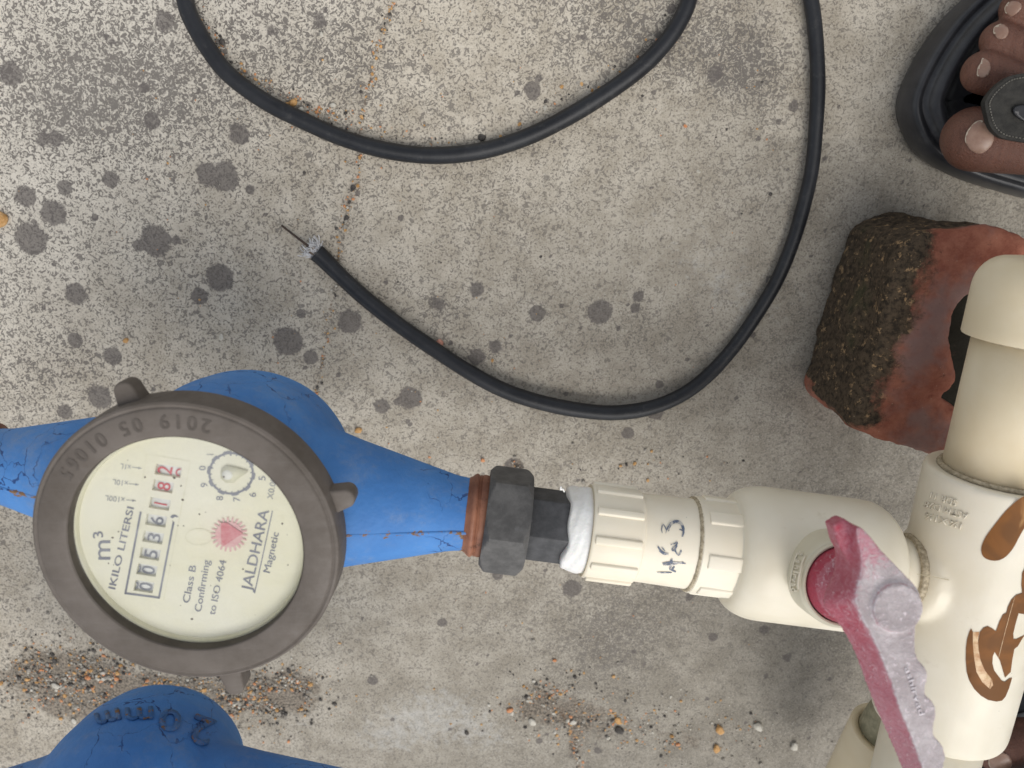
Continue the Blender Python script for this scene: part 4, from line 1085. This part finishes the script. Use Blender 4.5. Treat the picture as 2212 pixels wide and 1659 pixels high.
layers = [(.003, 0.0), (.0008, .002), (0, .006), (.0004, .011), (.0012, .0150), (.0022, .0175), (.0035, .0180), (.0046, .0172), (.0055, .0168), (.0068, .0196), (.0085, .0226), (.0100, .0232), (.0118, .0224), (.0140, .0190), (.0175, .0165), (.023, .0155), (.032, .0155)]
vs = []; fs = []
for dv, z in layers: vs += [p+V((0, 0, z)) for p in inset(dv)]
for i in range(len(layers)-1):
    for k in range(n): k2 = (k+1) % n; fs.append((i*n+k, i*n+k2, (i+1)*n+k2, (i+1)*n+k))
fs.append(tuple(range(n))); fs.append(tuple(range((len(layers)-1)*n, len(layers)*n)))
sole = mesh(vs, fs); bm = bmesh.new(); bm.from_mesh(sole); bmesh.ops.recalc_face_normals(bm, faces=bm.faces); bm.to_mesh(sole); bm.free()
spad = [(848, 815), (862, 770), (900, 715), (960, 655), (1030, 605), (1100, 585), (1180, 578), (1300, 600), (1500, 700), (1560, 900), (1450, 1080), (1300, 1130), (1160, 1112), (1060, 1095), (980, 1075), (915, 1025), (880, 960), (862, 890)]
spx = [PF(p.x, p.y) for p in spline(spad, 3, closed=True)]
def strapsurf(off):
    def f(x, y):
        p = U(x, y, .056); d = (p.x-.2245); return V((p.x, p.y, .0555+off-.10*0+min(.01, .16*max(0, d-.0))-14*max(0, abs(p.y-.016)-.010)**2*1.2))
    return f
strap = bake(patch(spx, strapsurf(0), 8), ('SOLIDIFY', dict(thickness=.0028, offset=0)), ('BEVEL', dict(width=.0006, segments=2, limit_method='ANGLE')))
cpad = (1200, 850); ins = [((x-PF(*cpad)[0])*.905+PF(*cpad)[0], (y-PF(*cpad)[1])*.895+PF(*cpad)[1]) for x, y in spx]
sts = []
for k in range(0, len(ins)):
    a = V(ins[k]); b = V(ins[(k+1) % len(ins)]); L = (b-a).length; q = 0
    m_ = max(1, int(L/5.2))
    for j in range(m_):
        p0 = a.lerp(b, (j+.15)/m_); p1 = a.lerp(b, (j+.75)/m_); s0 = strapsurf(.0015)
        sts.append(tube([s0(*p0), s0(*p0.lerp(p1, .5))+V((0, 0, .0001)), s0(*p1)], .00028, 5))
btn = patch([(PF(1170+120*cos(a), 895+62*sin(a)+.25*120*cos(a))) for a in np.linspace(0, 2*pi, 25)[:-1]], strapsurf(.0020), 8, thick=.0012)
loop = []
for side in (-1, 1):
    a0_ = V((.262, .020, .066)); e_ = V((.335, -.013 if side < 0 else .082, .022)); md = V((.295, -.008 if side < 0 else .062, .062))
    loop.append(tube(spline([tuple(a0_), tuple(md), tuple(e_)], 8), .008, 12, .3))
post = tube([V((.226, .024, .056)), V((.222, .0265, .036)), V((.221, .0270, .014))], [.004, .0028, .0028], 10)
for on in (False, True):
    def mk2(me):
        q = me.copy()
        if on:
            for v in q.vertices: v.co = mir(v.co, True)
            q.flip_normals()
        return q
    s_ = child('sandal', mk2(sole), SANDAL, pers)
    for nm, me, mt in (('sandal_strap', join(strap, *loop, post), LEATHER), ('stitching', join(*sts), STITCH), ('strap_button', btn, SANDAL)):
        child(nm, mk2(me), mt, s_)
# trouser legs
tr_ = []
for on in (False, True):
    q = lathe(V((.392, .03, .11)), V((0, 0, 1)), [(0, .050), (-.001, .052), (.02, .053), (.12, .057), (.25, .064), (.35, .07), (.352, .05)], 48, capped=False, fn=lambda i, t, r, th: (t, r*(1+.04*sin(3*th+i))))
    if on:
        for v in q.vertices: v.co = mir(v.co, True)
    child('trouser_leg', q, CLOTH, pers)

# ------------------------------------------------------------ stones and grit
def stone(px, py, r, col, label, nm='pebble', flat=.6, asp=1.3, rot=0):
    bm = bmesh.new(); bmesh.ops.create_icosphere(bm, subdivisions=3, radius=1)
    p = U(px, py, .001); R = Rp(r, p); sd_ = random.random()*50
    for v in bm.verts:
        k = 1+.28*noise.noise(v.co*1.3+V((sd_, 0, 0)))+.10*noise.noise(v.co*4+V((sd_, 0, 0))); q = v.co*k
        v.co = V((q.x*R*asp*cos(rot)-q.y*R*sin(rot), q.x*R*asp*sin(rot)+q.y*R*cos(rot), q.z*R*flat+R*flat*.8))
    me = bpy.data.meshes.new(nm); bm.to_mesh(me); bm.free()
    o = link(nm, me, col); o.location = (p.x, p.y, .0003); tag(o, label, 'pebble', 'loose pebbles on the concrete')
OCH = mat_simple('ochre_stone', (.42, .22, .07), (.62, .38, .17), 500, .8, .5, 1200)
ORG = mat_simple('orange_stone', (.52, .20, .08), (.66, .34, .18), 500, .8, .5, 1200)
WST = mat_simple('white_stone', (.46, .43, .36), (.60, .57, .50), 500, .7, .4, 1200)
BST = mat_simple('dark_stone', (.045, .04, .036), (.10, .09, .08), 500, .8, .5, 1200)
PST = mat_simple('pink_brick_chip', (.50, .22, .15), (.62, .32, .24), 500, .85, .5, 1200)
for a in [(3,474,17,OCH,'ochre stone cut by the left edge of the picture'),(633,222,9,OCH,'ochre pebble resting against the upper cable curve'),(650,236,6,WST,'small white pebble beside the ochre one at the upper cable curve'),
          (949,744,11,PST,'flat pinkish brick chip touching the lower cable'),(478,728,6,WST,'small white chip alone on bare concrete above the meter'),(271,736,6,OCH,'small ochre pebble above the meter, left of the white chip'),
          (694,74,5,WST,'tiny white pebble inside the upper cable loop'),(719,227,6,WST,'white pebble just above the cable, right of the ochre pebble'),(1042,298,8,BST,'brown crumb of stone above the bottom of the upper cable curve'),
          (1043,995,5,ORG,'orange crumb just above the black nut'),(479,90,7,BST,'dark stone beside the top left cable'),(774,930,8,OCH,'ochre crumb above the right arm of the blue meter'),
          (1555,1577,10,OCH,'ochre pebble right of the bottom grit, upper one of two'),(1548,1618,9,OCH,'ochre pebble right of the bottom grit, lower one of two'),(1638,1570,10,WST,'pale stone near the bottom, left of the pipe socket'),
          (1716,1613,9,WST,'white oval pebble alone near the bottom, left of the pipe socket'),(1150,1560,9,WST,'pale pebble at the left end of the bottom grit'),(1101,1535,7,ORG,'orange pebble at the far left of the bottom grit'),
          (1238,1561,7,WST,'white pebble in the middle of the bottom grit'),(1335,1557,8,OCH,'ochre pebble amid the bottom grit'),(1338,1578,10,BST,'black stone just below the ochre pebble in the bottom grit'),
          (159,1558,6,WST,'white pebble above the second blue meter'),(120,1482,7,WST,'white pebble in the grit left of the brown lid'),(334,1534-42,7,WST,'white pebble in the grit under the brown lid'),
          (1008,1494+90,5,BST,'dark speck of stone on the pale patch near the bottom')]:
    stone(a[0], a[1], a[2]*.8, a[3], a[4], rot=random.random()*3, asp=1.2+random.random()*.4)

def build_grit():
    bm = bmesh.new()
    zones = [('e',160,1465,125,58,2000),('e',330,1505,190,48,2000),('e',560,1500,110,48,1500),('e',80,1460,70,45,200),('e',630,1490,40,45,150),('e',1200,1525,110,55,800),('e',1290,1565,140,50,500),('e',1480,1590,150,42,420),('e',1120,1515,50,25,80),
             ('l',[(850,0),(820,90),(800,170),(780,260),(775,365),(752,440),(740,500),(728,560),(712,680),(700,760),(682,850)],8,240),('l',[(420,20),(455,80),(500,135),(570,185),(640,222),(720,255)],16,230),
             ('l',[(720,255),(800,285),(900,300),(1020,290),(1120,262),(1210,215),(1300,170),(1390,120),(1470,60)],28,240),('l',[(1225,1540),(1245,1620),(1252,1659)],9,110),('e',1110,1010,15,12,50),('e',1340,1010,150,30,60),('e',1270,1100,60,60,40),
             ('e',800,250,220,130,90),('e',900,600,400,300,110),('e',1300,300,350,280,120),('e',300,500,260,400,60),('e',1400,1400,500,220,110),('e',860,1010,100,60,40),('e',1000,1000,500,300,60)]
    cols = [(.5, 0), (.2, 1), (.13, 2), (.17, 3), (0, 4)]
    for z in zones:
        N = z[-1]
        if z[0] == 'l': LP = spline(z[1], 20)
        for _ in range(N):
            if z[0] == 'e': px = RNG.normal(z[1], z[3]*.75); py = RNG.normal(z[2], z[4]*.75)
            else: q = LP[RNG.integers(len(LP))]; px = q.x+RNG.normal(0, z[2]*.6); py = q.y+RNG.normal(0, z[2]*.6)
            if z[0] == 'e' and z[3] < 200 and noise.noise(V((px/38, py/30, 1.7)))+.5*noise.noise(V((px/14, py/14, 5))) < -.16: continue
            p = U(px, py, 0); s_ = min(RNG.lognormal(math.log(.00038), .48), .0013)
            if z[0] == 'e' and z[3] > 200: s_ *= .75
            mt = Matrix.Translation(V((p.x, p.y, s_*.35))) @ Matrix.Rotation(RNG.uniform(0, 6), 4, 'Z') @ Matrix.Diagonal((s_*RNG.uniform(.8, 1.5), s_, s_*.75, 1))
            r = bmesh.ops.create_icosphere(bm, subdivisions=1, radius=1, matrix=mt)
            for v in r['verts']: v.co += V(RNG.normal(0, s_*.13, 3))
            dark = z[0] == 'e' and z[3] < 200
            u = RNG.uniform(); mi = 0 if u < (.15 if dark else .25) else 1 if u < (.23 if dark else .42) else 2 if u < (.33 if dark else .52) else 3 if u < (.58 if dark else .68) else 4
            for f in {f for v in r['verts'] for f in v.link_faces}: f.material_index = mi
    me = bpy.data.meshes.new('grit'); bm.to_mesh(me); bm.free()
    GRY = mat_simple('grey_grain', (.22, .20, .17), (.38, .35, .30), 500, .9, 0)
    for m_ in (OCH, ORG, WST, BST, GRY): me.materials.append(m_)
    # index order: ochre, orange, white, dark, grey
    o = link('grit', me, smooth=False); tag(o, 'loose sand and grit scattered over the concrete', 'grit', kind='stuff')
build_grit()
